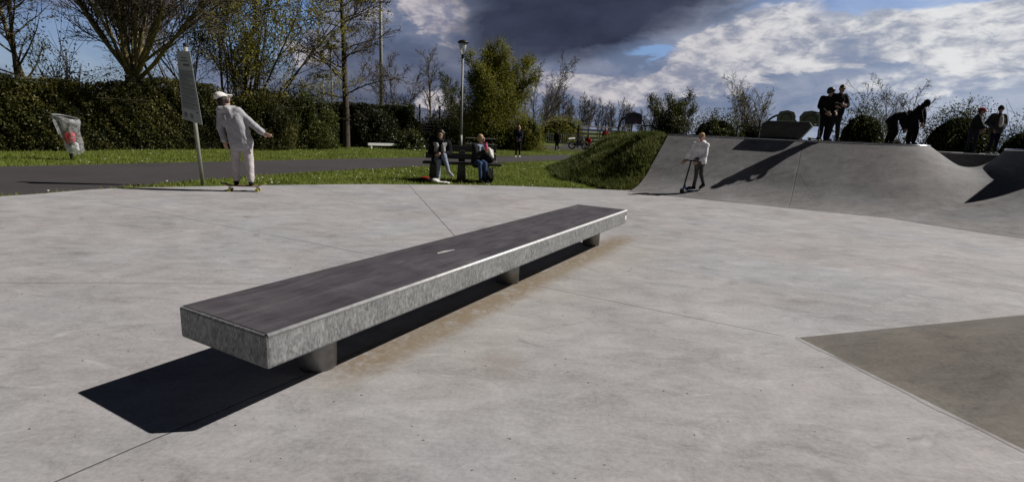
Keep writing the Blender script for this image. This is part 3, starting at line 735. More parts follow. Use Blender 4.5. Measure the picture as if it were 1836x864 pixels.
def kick_scooter(label, loc, rz, pitch, colour, bar_h=.86, deck_l=.50, barmat='black', wheel='rubber', lean=.19, barw=.24):
    """+x is forwards; origin under the front wheel"""
    r = empty('kick_scooter', loc, rz, label, 'scooter'); r.rotation_euler = (0, pitch, rz)
    for x in (0, -deck_l-.13):
        w_ = MB(); w_.tube([(x, -.014, .055), (x, .014, .055)], .055, 20); wh = w_.build('wheel', MT[wheel], r)
        a = MB(); a.tube([(x, -.017, .055), (x, .017, .055)], .022, 12); a.build('wheel_core', MT['black'], wh)
    d = MB(); d.box((-.13-deck_l/2, 0, .085), (deck_l, .11, .022)); d.box((-.13-deck_l-.06, 0, .075), (.14, .035, .02)); d.build('deck', MT[colour], r, bevel=.004)
    n = MB(); n.tube([(-.14, 0, .09), (-.09, 0, .12), (-.055, 0, .18), (-.045, 0, .22)], .024, 10); n.build('neck', MT[colour], r, smooth=True)
    fk = MB(); fk.tube([(0, 0, .055), (-.03, 0, .15)], .018, 8); fk.box((0, 0, .10), (.05, .07, .03)); fk.build('fork', MT[colour], r)
    top = np.array([-.03-bar_h*lean, 0, bar_h])
    st = MB(); st.tube([(-.03, 0, .13), top], .018, 10); st.build('stem', MT[barmat], r)
    hb = MB(); hb.tube([top+[0, -barw, 0], top, top+[0, barw, 0]], .016, 8); h = hb.build('handlebar', MT[barmat], r)
    for y in (-1, 1):
        g = MB(); g.tube([top+[0, y*barw*.6, 0], top+[0, y*(barw+.02), 0]], .021, 8); g.build('grip', MT['black'], h)
    return r
# 2. boy on the blue scooter
bw = on_ramp(1222, 347); rear = on_ramp(1262, 339)
kick_scooter('black and blue kick scooter ridden by the boy in white hoodie', bw+np.array([0, 0, .005]), math.atan2(-.40, -1), rad(-4), 'blue_paint', .78, .42, lean=.12)
BO = on_ramp(1246, 343)
person('boy in white hoodie and grey joggers riding a blue scooter at foot of ramp', [BO[0], BO[1], bw[2]], 1.40,
    dict(pel=(.04, 0, 1.0), che=(.03, -.02, 1.33), nec=(.02, -.03, 1.51), head=(.0, -.06, 1.655),
         shL=(-.13, .10, 1.43), elL=(-.27, .15, 1.18), wrL=(-.32, .19, 1.0), shR=(.16, -.11, 1.43), elR=(.13, -.22, 1.14), wrR=(-.07, -.24, .98),
         hiL=(-.04, -.05, .97), knL=(-.04, -.08, .57), anL=(-.06, -.02, .22), toL=(-.26, -.05, .16), hiR=(.10, .05, .97), knR=(.13, .01, .60), anR=(.24, .05, .30), toR=(.13, .0, .19),
         haL=(-.4, -.1, -.6), haR=(-.6, -.2, -.4)),
    face=(-.45, -.88, -.1), top='white_hoodie', bottom='grey_joggers', shoe='black_cloth', hair=('fringe', 'hairblond'), hood=True, loose=.86, legloose=.95, voxel=.010, topname='hoodie', shins=True)

# 3./4. on the deck of the quarter pipe
def deck_at(px, back=.35, z=HR):
    """point on the deck, just behind the lip, in the line of sight"""
    b = ray(px, 250); b = b[:2]/b[1]
    ys = np.arange(11.5, 15.6, .01); dd = np.array([seg_dist(b*y, LIPA) for y in ys]); k0 = int(dd.argmin())
    q = next((ys[k] for k in range(k0, len(ys)) if dd[k] >= back), ys[-1])
    return np.array([b[0]*q, q, z])
R1 = deck_at(1474, .16)
person('rider in black with dark helmet on ramp lip, holding a scooter', R1, 1.26,
    dict(wrL=(-.19, -.30, .93), elL=(-.29, -.05, 1.13), wrR=(.13, -.32, .95), elR=(.27, -.06, 1.13), nec=(0, -.05, 1.47), head=(.0, -.09, 1.61), anL=(-.09, .02, .085), anR=(.13, .08, .085), knL=(-.12, -.05, .5), haL=(.2, -.8, -.3), haR=(-.2, -.8, -.3)),
    top='black_cloth', bottom='black_cloth', shoe='black_cloth', skin='skindark', hair=(None, None), hat=('helmet', 'black'), loose=1.3, legloose=1.35, voxel=.016)
W1 = deck_at(1467, .02)
kick_scooter('dark kick scooter with steel stem and yellow front wheel tipped over ramp lip', W1+np.array([.0, -.03, -.06]), math.atan2(-1., -.05), rad(4), 'black', .70, .34, 'chrome', 'yellow_rubber', barw=.17)
R2 = deck_at(1492, .30)
person('youth in black hooded jacket standing beside the helmeted rider, arms folded', R2, 1.34,
    dict(elL=(-.28, -.02, 1.16), wrL=(-.05, -.22, 1.12), elR=(.29, -.02, 1.14), wrR=(.03, -.20, 1.06), nec=(.02, -.03, 1.48), head=(.04, -.06, 1.63), anL=(-.14, .02, .085), anR=(.15, 0, .085), haL=(1, -.2, -.1), haR=(-1, -.2, .1)),
    top='black_cloth', bottom='charcoal', shoe='charcoal', skin='skindark', hair=('short', 'hairdark'), loose=1.35, legloose=1.15, voxel=.016)
R3 = np.r_[(ray(1634, 252)/ray(1634, 252)[1])[:2]*17.2, HR]
person('figure in black with hood up leaning forwards behind the ramp corner', R3, 1.44,
    dict(pel=(-.12, 0, .96), che=(.02, -.04, 1.24), nec=(.15, -.06, 1.40), head=(.27, -.08, 1.52), shL=(-.02, -.12, 1.36), shR=(.24, .06, 1.33), elL=(.02, -.18, 1.08), wrL=(.12, -.2, .86), elR=(.30, .0, 1.04), wrR=(.30, -.06, .80), hiL=(-.2, 0, .93), hiR=(-.03, 0, .93)),
    face=(.9, -.3, -.35), top='black_cloth', bottom='black_cloth', shoe='black_cloth', skin='skindark', hair=(None, None), hat=('hoodup', 'black_cloth'), loose=1.5, legloose=1.4, voxel=.016)
R4 = np.r_[(ray(1604, 252)/ray(1604, 252)[1])[:2]*17.4, HR]
person('figure in black bent double with back rounded, left of the hooded one', R4, 1.50,
    dict(pel=(-.22, .05, .86), che=(.02, -.02, 1.04), nec=(.18, -.06, 1.10), head=(.30, -.10, 1.10), shL=(.06, -.16, 1.08), shR=(.16, .10, 1.06), elL=(.10, -.2, .82), wrL=(.16, -.22, .60), elR=(.22, .1, .80), wrR=(.26, .0, .58), hiL=(-.28, 0, .83), hiR=(-.14, 0, .83), knL=(-.22, -.05, .46), knR=(-.05, -.05, .46), anL=(-.28, .03, .085), anR=(-.10, .03, .085)),
    face=(.8, -.3, -.6), top='black_cloth', bottom='black_cloth', shoe='black_cloth', skin='skindark', hair=('short', 'hairdark'), loose=1.5, legloose=1.3, voxel=.018)
def on_back(px, y=17.2): 
    b = ray(px, 270); return np.array([b[0]/b[1]*y, y, 1.21])
person('person in red cap and dark coat on the back deck, turned to the right', on_back(1738), 1.40,
    dict(che=(.03, 0, 1.30), nec=(.08, -.01, 1.47), head=(.13, -.03, 1.61), shL=(-.06, -.13, 1.41), shR=(.13, .12, 1.41), elL=(.02, -.22, 1.14), wrL=(.17, -.24, 1.0), elR=(.18, .12, 1.13), wrR=(.30, .02, .98), anL=(-.10, .03, .085), anR=(.16, .0, .085), knR=(.14, -.02, .5), toL=(.06, -.08, .03), toR=(.32, -.06, .03)),
    face=(.95, -.3, -.1), top='charcoal', bottom='dark_denim', shoe='brownjacket', skin='skindark', hair=('short', 'hairdark'), hat=('cap', 'red_cloth'), loose=1.35, voxel=.016)
BM, JM, sM = person('person in beanie and open grey jacket over white shirt, hands in pockets', on_back(1778), 1.46,
    dict(nec=(.02, 0, 1.48), elL=(-.32, .08, 1.16), wrL=(-.17, -.08, .98), elR=(.34, .08, 1.16), wrR=(.18, -.06, .98), anL=(-.14, .0, .085), anR=(.12, .02, .085), haL=(.3, -.3, -1), haR=(-.3, -.3, -1)),
    face=(-.5, -.85, -.15), top='brownjacket', bottom='navy', shoe='silver', skin='skindark', hair=('short', 'hairdark'), hat=('beanie', 'black_cloth'), loose=1.4, voxel=.016, topname='jacket')

blob('shirt', [(np.array([.01, -.10, 1.36])*sM, np.array([.0, -.135, 1.08])*sM, .055, .062)], .014, MT['white_cotton'], BM, 3)

# ------------------------------------------------------------------ bench and the two sitting on it
BE = at(826, 323); BE = np.array([BE[0], BE[1]+.12, -.05]); BRZ = rad(5)
def bench(loc, rz, label, mats=('wood', 'darkconc')):
    r = empty('park_bench', loc, rz, label, 'bench')
    for x in (-.72, 0., .62):
        m = MB(); m.box((x, .10, .22), (.24, .34, .44), taper=.82); m.box((x, .36, .40), (.20, .14, .80), taper=.8); m.build('support', MT[mats[1]], r, bevel=.02)
    for y in (-.16, .02, .20):
        m = MB(); m.box((.02, y, .475), (2.02, .165, .055)); m.build('seat_plank', MT[mats[0]], r, bevel=.008)
    for z, y in ((.64, .30), (.84, .34)):
        m = MB(); m.box((-.02, y, z), (1.86, .045, .155), ax=[[1, 0, 0], [0, .98, -.17], [0, .17, .98]]); m.build('back_plank', MT[mats[0]], r, bevel=.008)
    return r
bench(BE, BRZ, 'dark planked park bench on the grass where two people sit')
def onbench(x, y=0., z=0.): 
    c, s = math.cos(BRZ), math.sin(BRZ); return np.array([BE[0]+c*x-s*y, BE[1]+s*x+c*y, -.05+z])
W, JW, sW = person('dark-haired person in silver and black jacket sitting on the bench, pale jeans crossed', onbench(-.55), 1.66,
    dict(pel=(0, .0, .60), che=(.0, .03, .93), nec=(.0, .0, 1.10), head=(.01, -.04, 1.255), shL=(-.19, .02, 1.04), shR=(.19, .0, 1.04), elL=(-.26, -.03, .78), wrL=(-.04, -.28, .72), elR=(.27, -.05, .78), wrR=(.06, -.30, .70),
         hiL=(-.09, -.02, .58), knL=(.02, -.46, .57), anL=(.02, -.48, .11), toL=(.03, -.66, .05), hiR=(.09, -.02, .60), knR=(.16, -.46, .72), anR=(.30, -.56, .32), toR=(.42, -.64, .22), haL=(1, -.3, -.1), haR=(-1, -.3, 0)),
    face=(-.1, -.97, -.2), top='black_cloth', bottom='denim', shoe='silver', hair=('long', 'hairdark'), loose=1.35, voxel=.012)
for sg in (-1, 1):
    blob('jacket_panel', [(np.array([.085*sg, -.105, .99])*sW, np.array([.10*sg, -.13, .76])*sW, .055, .062), (np.array([.15*sg, -.07, 1.01])*sW, np.array([.10*sg, -.11, .95])*sW, .05, .05)], .012, MT['silver'], W, 3, .02)
blob('scarf', [(np.array([-.05, -.06, 1.09])*sW, np.array([.05, -.06, 1.09])*sW, .05, .05)], .012, MT['charcoal'], W, 3)
Wb, JB, sB = person('blond person in dark jacket on the bench looking right, blue jeans', onbench(.42), 1.58,
    dict(pel=(0, .0, .60), che=(.02, .0, .92), nec=(.05, -.02, 1.09), head=(.08, -.05, 1.245), shL=(-.10, -.14, 1.04), shR=(.13, .12, 1.04), elL=(-.02, -.26, .80), wrL=(.20, -.28, .90), elR=(.24, .02, .80), wrR=(.26, -.18, .84),
         hiL=(-.07, -.04, .58), knL=(.10, -.44, .57), anL=(.12, -.46, .11), toL=(.20, -.62, .05), hiR=(.09, .0, .58), knR=(.24, -.40, .57), anR=(.26, -.40, .11), toR=(.36, -.54, .05), haL=(.5, -.3, .6), haR=(-.2, -.4, .5)),
    face=(.96, -.25, -.05), top='charcoal', bottom='blue_denim', shoe='black_cloth', hair=('short', 'hairblond'), loose=1.3, voxel=.012)
blob('scarf', [(np.array([-.02, -.12, 1.06])*sB, np.array([.10, -.06, 1.04])*sB, .05, .05), (np.array([.05, -.14, 1.02])*sB, np.array([.05, -.18, .90])*sB, .045, .035)], .012, MT['denim'], Wb, 3, .03)
bt = empty('drink_bottle', onbench(.42)+np.array([.23, -.34, .93]), 0, 'bright pink drink bottle held by the blond person on bench', 'bottle')
m = MB(); m.lathe([(.030, -.07), (.034, -.06), (.034, .05), (.02, .08)], k=14); m.build('bottle_body', MT['pink'], bt, smooth=True)
m = MB(); m.lathe([(.018, .08), (.018, .11), (.012, .118)], k=12); m.build('cap', MT['pink'], bt)
def backpack(loc, rz, label, m1, m2):
    r = empty('backpack', loc, rz, label, 'bag')
    blob('bag_body', [(np.array([0, 0, .14]), np.array([.15, .10, .15])), (np.array([0, 0, .28]), np.array([.13, .09, .13])), (np.array([-.04, -.09, .12]), np.array([.09, .05, .09]))], .014, MT[m1], r, 3, .03)
    blob('front_flap', [(np.array([-.02, -.07, .36]), np.array([.02, -.115, .22]), .05, .05), (np.array([.06, -.06, .34]), np.array([.07, -.10, .16]), .03, .035)], .012, MT[m2], r, 3, .02)
    for x in (-.07, .07):
        t = MB(); a = np.linspace(0, math.pi, 9); t.tube([(x, .08+.06*math.sin(k), .25+.16*math.cos(k)) for k in a], .012, 6); t.build('strap', MT['black_cloth'], r)
    return r
backpack(onbench(.72, .02, .503), rad(10), 'grey and white backpack standing on bench right of the blond person', 'charcoal', 'white_cotton')
backpack(onbench(.70, -.30, .005), rad(-15), 'black bag slumped on the grass under the right end of bench', 'black_cloth', 'charcoal')
gb = at(770, 325); gb = np.array([gb[0], gb[1], -.05])
r = empty('sports_bag', gb+np.array([-.08, .05, 0]), 0, 'red and black sports bag lying on grass by the bench', 'bag')
blob('bag_body', [(np.array([-.05, 0, .07]), np.array([.20, .10, .075])), (np.array([.1, .02, .06]), np.array([.12, .09, .06]))], .012, MT['black_cloth'], r, 3, .03)
blob('lid', [(np.array([-.03, -.02, .125]), np.array([.12, .07, .035]))], .01, MT['red_cloth'], r, 3, .02)
r = empty('crumpled_coat', gb+np.array([.24, .02, 0]), 0, 'white crumpled garment on the grass beside the red and black bag', 'garment')
blob('cloth_heap', [(np.array([-.10, 0, .06]), np.array([.12, .09, .06])), (np.array([.06, -.02, .035]), np.array([.15, .08, .035])), (np.array([.2, -.02, .02]), np.array([.07, .05, .022]))], .01, MT['white_cotton'], r, 3, .05)

# ------------------------------------------------------------------ people farther off
p = at(928, 281); person('person in navy coat and dark trousers standing on path before the hornbeam', [p[0], p[1], -.03], 1.52,
    dict(head=(.02, .02, 1.63), elL=(-.2, -.06, 1.13), wrL=(-.06, -.2, 1.05), elR=(.2, -.06, 1.13), wrR=(.06, -.2, 1.05)), face=(.8, .5, -.3), top='navy', bottom='charcoal', shoe='white_cotton', hair=('short', 'hairblond'), loose=1.15, legloose=.95, voxel=.018)
p = at(998, 270); person('distant person in black with white shoes walking on the grass strip', [p[0], p[1], -.05], 1.40,
    dict(anL=(-.13, -.05, .085), toL=(-.25, -.1, .03), anR=(.16, .05, .12), toR=(.03, .0, .05), knL=(-.1, -.06, .5), knR=(.07, -.04, .52)), face=(-.9, -.3, 0), top='black_cloth', bottom='black_cloth', shoe='white_cotton', hair=('short', 'hairdark'), voxel=.02)
p = at_y(1084, 264, 42); person('far person in dark red top standing at the ball court', [p[0], p[1], -.03], 1.66, dict(anL=(-.14, 0, .085), anR=(.14, 0, .085)), face=(.3, -.9, 0), top='red_cloth', bottom='charcoal', shoe='black_cloth', hair=('short', 'hairblond'), hat=None, voxel=.022)
p = at_y(1052, 264, 42.6); person('far person in red jacket crouching beside parked bicycle at the ball court', [p[0], p[1], -.03], 1.6,
    dict(pel=(0, .1, .46), che=(.05, -.02, .76), nec=(.08, -.06, .92), head=(.10, -.1, 1.06), shL=(-.12, -.04, .88), shR=(.25, -.02, .88), elL=(-.2, -.2, .66), wrL=(0, -.35, .55), elR=(.3, -.2, .64), wrR=(.2, -.38, .5),
         hiL=(-.1, .08, .42), hiR=(.1, .08, .42), knL=(-.18, -.25, .52), knR=(.18, -.25, .52), anL=(-.15, .0, .085), anR=(.15, 0, .085)), face=(.4, -.9, -.2), top='red_cloth', bottom='charcoal', shoe='black_cloth', hair=('short', 'hairdark'), voxel=.022)

# ------------------------------------------------------------------ sign
def sign():
    b = at(364, 331); r = empty('notice_sign', [b[0], b[1], -.05], 0, 'tall narrow white notice board on a leaning grey pole beside the skateboarder', 'sign')
    base = np.array([b[0], b[1], -.05])
    k = at_y(332, 80, b[1]-.02)-base; k = k/k[2]                       # the pole leans a little
    P = lambda z: k*z
    hgt = (at_y(332, 80, b[1])-base)[2]
    m = MB(); m.tube([P(-.05), P(hgt)], .036, 14); m.build('pole', MT['polepaint'], r, smooth=True)
    m = MB(); m.tube([P(hgt-.05), P(hgt+.02)], .04, 14); m.build('pole_cap', MT['black'], r)
    zt, zb = (at_y(330, 93, b[1])-base)[2], (at_y(346, 219, b[1])-base)[2]
    wd = .44
    def surf(u, v, off=0.):                                            # u 0..1 across, v 0..1 downwards, the sheet is twisted
        a = rad(-30+18*v); z = zt+(zb-zt)*v; ex = np.array([math.cos(a), math.sin(a), 0]); nn = np.array([math.sin(a), -math.cos(a), 0])
        return P(z)+ex*wd*(u-.5)+nn*(.055+off)+np.array([0, 0, -.10*(u-.5)*(.2+.8*v)])
    n = 14; V = []
    for o in (0, .004):
        for i in range(n+1): V += [surf(0, i/n, o), surf(1, i/n, o)]
    q = 2*(n+1); F = []
    for i in range(n):
        a = 2*i; F += [(a+q, a+2+q, a+3+q, a+1+q), (a+1, a+3, a+2, a), (a, a+2, a+2+q, a+q), (a+3, a+1, a+1+q, a+3+q)]
    F += [(0, q, q+1, 1), (q-2, q-1, 2*q-1, 2*q-2)]
    m = MB(); m.add(V, F); pn = m.build('panel', MT['signwhite'], r)
    t = MB(); rng = random.Random(3)
    def word(u0, u1, v, h): t.add([surf(u0, v+h, .006), surf(u1, v+h, .006), surf(u1, v, .006), surf(u0, v, .006)], [(0, 1, 2, 3)])
    def line(v, h, u0=.08, u1=.92, gap=.012):
        u = u0
        while u < u1:
            w_ = min(rng.uniform(.025, .10), u1-u); word(u, u+w_, v, h); u += w_+gap
    line(.085, .018, .30, .70); line(.125, .018, .22, .75); line(.175, .030, .38, .80, .006)
    v = .27
    while v < .80:
        line(v, .009, .08, .92); v += .0165
        line(v, .006, .08, rng.uniform(.5, .92)); v += .0165
        if rng.random() < .35: line(v, .014, .08, .92, .004); v += .026
    for u in (.10, .42): 
        for i in range(5): line(.885+i*.014, .009, u, u+.17, .006)
    line(.83, .02, .78, .9)
    t.build('lettering', MT['ink'], pn)
    for v in (.06, .94):
        c = MB(); c.tube([P(zt+(zb-zt)*v)-np.array([0, 0, .02]), P(zt+(zb-zt)*v)+np.array([0, 0, .02])], .044, 14); c.build('clamp', MT['pole'], r)
MT['signwhite'] = plain('faded_white_sheet', (.40, .43, .44), .45, var=.08, scale=4)
MT['ink'] = plain('grey_print', (.12, .13, .14), .6, var=.1)
sign()

# ------------------------------------------------------------------ litter hoop with clear bag
def litter():
    b = at(136, 283); r = empty('litter_bin', [b[0], b[1], -.05], 0, 'clear litter bag hanging from metal hoop on a short dark post', 'litter bin')
    sx = 15.8/FPX*1.02
    m = MB(); m.tube([(-.02, -.10, -.05), (-.10, -.10, .55), (-.27, -.16, 1.20)], .045, 10); m.build('post', MT['black'], r)
    cx, cz = -.02, 1.17; R = .30
    def ringp(a, rr=R): return np.array([cx+rr*math.cos(a), rr*.9*math.sin(a)-.16, cz-.075*math.cos(a)])
    A_ = np.linspace(0, 2*math.pi, 33)
    m = MB(); m.tube([ringp(a) for a in A_], .022, 8, cap=False); m.tube([ringp(a, R*.99)-[0, 0, .055] for a in A_], .014, 6, cap=False); m.build('hoop', MT['galv'], r, smooth=True)
    V = []; n, k = 22, 40; rng = np.random.RandomState(4); ph = rng.rand(6)*6
    for i in range(n+1):
        t = i/n; z = -.03-.98*t; rr = R*(1.06-.42*t**.8) if t < .94 else R*.64*(1-(t-.94)/.06*.75)
        for j in range(k):
            a = 2*math.pi*j/k; w_ = 1+.055*math.sin(7*a+ph[0]+5*t)+.035*math.sin(13*a+ph[1]-8*t)+.05*math.sin(3*a+9*t+ph[2])
            p_ = ringp(a, rr*w_); V.append(p_+[.19*t**1.3, 0, z+.02*math.sin(5*a+ph[3])*t+.075*math.cos(a)*t])
    F = np.array([(i*k+j, i*k+(j+1) % k, (i+1)*k+(j+1) % k, (i+1)*k+j) for i in range(n) for j in range(k)])
    fast_mesh('bag', np.array(V), F, MT['film'], r, smooth=True)
    cu = []
    for i in range(5):
        rr = R*(1.02+.06*i-.012*i*i)
        for j in range(k): a = 2*math.pi*j/k; cu.append(ringp(a, rr*(1+.03*math.sin(9*a)))+[0, 0, .03-.03*i])
    F = np.array([(i*k+j, i*k+(j+1) % k, (i+1)*k+(j+1) % k, (i+1)*k+j) for i in range(4) for j in range(k)])
    fast_mesh('bag_cuff', np.array(cu), F, MT['film2'], r, smooth=True)
    o = np.array([b[0], b[1]-.16, -.05])
    def litt(name, lab, off, rad_, mat):
        e = empty(name, o+off, 0, lab, 'litter')
        blob('crumpled_wrapper', [(np.zeros(3), np.array(rad_)), (np.array([rad_[0]*.5, -.02, rad_[2]*.5]), np.array(rad_)*.6)], .012, MT[mat], e, 2, .07)
    litt('litter_packet', 'crumpled bright red packet inside the clear litter bag', np.array([.06, -.06, .62]), (.17, .13, .15), 'redfilm')
    litt('litter_packet', 'white crumpled paper at the bottom of clear litter bag', np.array([.15, -.02, .36]), (.12, .10, .13), 'white_cotton')
    litt('litter_packet', 'dark crushed drink can among the rubbish in clear litter bag', np.array([.06, -.03, .42]), (.08, .08, .07), 'charcoal')
def film(name, alpha, col=(.8, .82, .85)):
    m, nt, b = nodes(name); b.inputs['Base Color'].default_value = (*col, 1); b.inputs['Roughness'].default_value = .22
    t = N(nt, 'ShaderNodeBsdfTransparent'); t.inputs[0].default_value = (.93, .95, .97, 1)
    tl = N(nt, 'ShaderNodeBsdfTranslucent'); tl.inputs[0].default_value = (*col, 1)
    m1 = N(nt, 'ShaderNodeMixShader'); m1.inputs[0].default_value = .45; nt.links.new(b.outputs[0], m1.inputs[1]); nt.links.new(tl.outputs[0], m1.inputs[2])
    m2 = N(nt, 'ShaderNodeMixShader'); g = N(nt, 'ShaderNodeNewGeometry'); n = noise(nt, 9, 5, .7, g.outputs['Position'], 2.)
    f = (X(nt, n).step(.40, .72)*.5+alpha).clamp(); nt.links.new(f.o, m2.inputs[0]); nt.links.new(t.outputs[0], m2.inputs[1]); nt.links.new(m1.outputs[0], m2.inputs[2])
    nt.links.new(m2.outputs[0], nt.nodes['Material Output'].inputs[0]); bump(nt, b, n, .6, .02); return m
MT['film'] = film('clear_film', .10); MT['film2'] = film('clear_film_folded', .42); MT['redfilm'] = plain('red_wrapper', (.60, .02, .025), .3, var=.3, scale=12)
litter()

# ------------------------------------------------------------------ lamp, masts
def lamp():
    b = at_y(826, 268, 31.); b[2] = -.05; r = empty('street_lamp', b, 0, 'tall slim park lamp post with glass lantern and flat dark cap', 'street lamp')
    hz = (at_y(829, 72, 31.)-b)[2]
    m = MB(); m.tube([(0, 0, -.05), (0, 0, hz-.95)], [.075, .05], 12); m.tube([(0, 0, 0), (0, 0, .9)], .085, 12); m.build('post', MT['pole'], r, smooth=True)
    m = MB(); m.lathe([(.06, hz-.95), (.085, hz-.93), (.085, hz-.80), (.12, hz-.76)], k=16); m.build('collar', MT['black'], r)
    m = MB(); m.lathe([(.10, hz-.76), (.22, hz-.16)], k=16); m.build('lantern_glass', MT['lampglass'], r, smooth=True)
    m = MB(); m.lathe([(.30, hz-.16), (.30, hz-.10), (.16, hz-.02), (.03, hz)], k=20); m.build('lantern_cap', MT['black'], r, smooth=True)
    for a in range(4):
        c, s = math.cos(a*math.pi/2+.4), math.sin(a*math.pi/2+.4); q = MB(); q.tube([(.11*c, .11*s, hz-.77), (.235*c, .235*s, hz-.15)], .010, 5); q.build('lantern_rib', MT['black'], r)
MT['lampglass'] = film('lamp_glass', .35, (.75, .75, .72)); lamp()
def mast(px, ptop, D, rr, label, heads=0):
    b = at_y(px, 240, D); b[2] = -.05; r = empty('floodlight_mast', b, 0, label, 'floodlight', 'floodlight masts behind the hedges')
    h = (at_y(px, ptop, D)-b)[2]
    m = MB(); m.tube([(0, 0, -.05), (0, 0, h)], [rr, rr*.7], 12); m.build('pole', MT['pole'], r, smooth=True)
    if heads:
        c = MB(); c.box((0, 0, h), (heads*.55+.5, .12, .12)); c.build('crossbar', MT['black'], r)
        for i in range(heads):
            x = (i-(heads-1)/2)*.75; q = MB(); q.box((x, -.18, h+.30), (.6, .32, .46), taper=.85); q.build('lamp_head', MT['black'], r)
mast(684, -60, 56., .20, 'thick tall metal mast rising out of the picture beside the slender tree')
mast(597, 88, 74., .16, 'thin floodlight mast with two dark lamp heads left of the slender tree', 2)
mast(582, 140, 104., .16, 'shorter-looking distant floodlight mast with lamp heads just above the hedge end', 3)

# ------------------------------------------------------------------ far furniture
def picnic():
    b = at_y(862, 266, 30.5); b[2] = -.05; r = empty('picnic_table', b, rad(8), 'grey picnic table on the verge behind the bench, near lamp post', 'picnic table')
    m = MB(); [m.box((.0, -.30+.15*i, .76), (1.7, .14, .05)) for i in range(5)]; m.build('table_top', MT['greywood'], r)
    for y in (-.75, .75): m = MB(); m.box((0, y, .45), (1.7, .26, .05)); m.build('seat', MT['greywood'], r)
    for x in (-.6, .6):
        m = MB(); m.tube([(x, -.7, -.02), (x, -.25, .74)], .045, 6); m.tube([(x, .7, -.02), (x, .25, .74)], .045, 6); m.tube([(x, -.8, .42), (x, .8, .42)], .04, 6); m.build('leg_frame', MT['wood'], r)
picnic()
def lowrail(px, py, D, L, label):
    b = at_y(px, py, D); b[2] = -.05; r = empty('low_rail', b, rad(36), label, 'low rail')
    m = MB(); m.box((0, 0, .24), (L, .12, .13)); m.build('plank', MT['whitepaint'], r, bevel=.01)
    for x in (-.4, .4): m = MB(); m.box((x*L, 0, .09), (.08, .09, .2)); m.build('foot', MT['whitepaint'], r)
lowrail(690, 264, 29.6, 1.9, 'low white plank rail between the hedge and the white-flowered shrub')
def barrier():
    b = at_y(1006, 256, 56.); b[2] = -.05; r = empty('metal_barrier', b, 0, 'pale barred metal barrier beyond the far path', 'barrier')
    w, h = 3.0, 1.0
    m = MB(); m.tube([(-w/2, 0, .06), (-w/2, 0, h), (w/2, 0, h), (w/2, 0, .06), (-w/2, 0, .06)], .04, 6); m.build('frame', MT['chrome'], r)
    m = MB(); [m.tube([(-w/2+w*i/14, 0, .1), (-w/2+w*i/14, 0, h)], .022, 5) for i in range(1, 14)]; m.build('bars', MT['chrome'], r)
    m = MB(); m.box((w/2+.25, 0, .5), (.42, .05, .95)); m.build('notice_plate', MT['signwhite'], r)
    for x in (-w/2, w/2): m = MB(); m.box((x, 0, 0.0), (.1, .5, .06)); m.build('foot', MT['chrome'], r)
barrier()
def bicycle(loc, rz, label, mat):
    r = empty('bicycle', loc, rz, label, 'bicycle')
    for x in (-.5, .5):
        a = np.linspace(0, 2*math.pi, 21); m = MB(); m.tube([(x+.30*math.cos(t), 0, .32+.30*math.sin(t)) for t in a], .024, 6, cap=False)
        w_ = m.build('wheel', MT['rubber'], r); s_ = MB(); [s_.tube([(x, 0, .32), (x+.3*math.cos(t), 0, .32+.3*math.sin(t))], .004, 3) for t in a[::2]]; s_.build('spokes', MT['chrome'], w_)
    m = MB(); P_ = dict(bb=(-.08, 0, .30), seat=(-.2, 0, .72), head=(.36, 0, .74), rear=(-.5, 0, .32), front=(.5, 0, .32))
    for a, b in (('bb', 'seat'), ('seat', 'head'), ('head', 'bb'), ('bb', 'rear'), ('rear', 'seat'), ('head', 'front')): m.tube([P_[a], P_[b]], .02, 6)
    m.build('frame', MT[mat], r); m = MB(); m.tube([(.36, 0, .74), (.34, 0, .92)], .016, 6); m.tube([(.36, -.28, .95), (.34, 0, .92), (.36, .28, .95)], .014, 6); m.build('handlebar', MT['chrome'], r)
    m = MB(); m.tube([(-.2, 0, .72), (-.22, 0, .80)], .014, 6); m.box((-.22, 0, .82), (.24, .12, .05), taper=.7); m.build('saddle', MT['black'], r)
p = at_y(1066, 266, 42.); bicycle([p[0], p[1], -.03], rad(20), 'dark bicycle parked beside the crouching red jacket at the ball court', 'black')
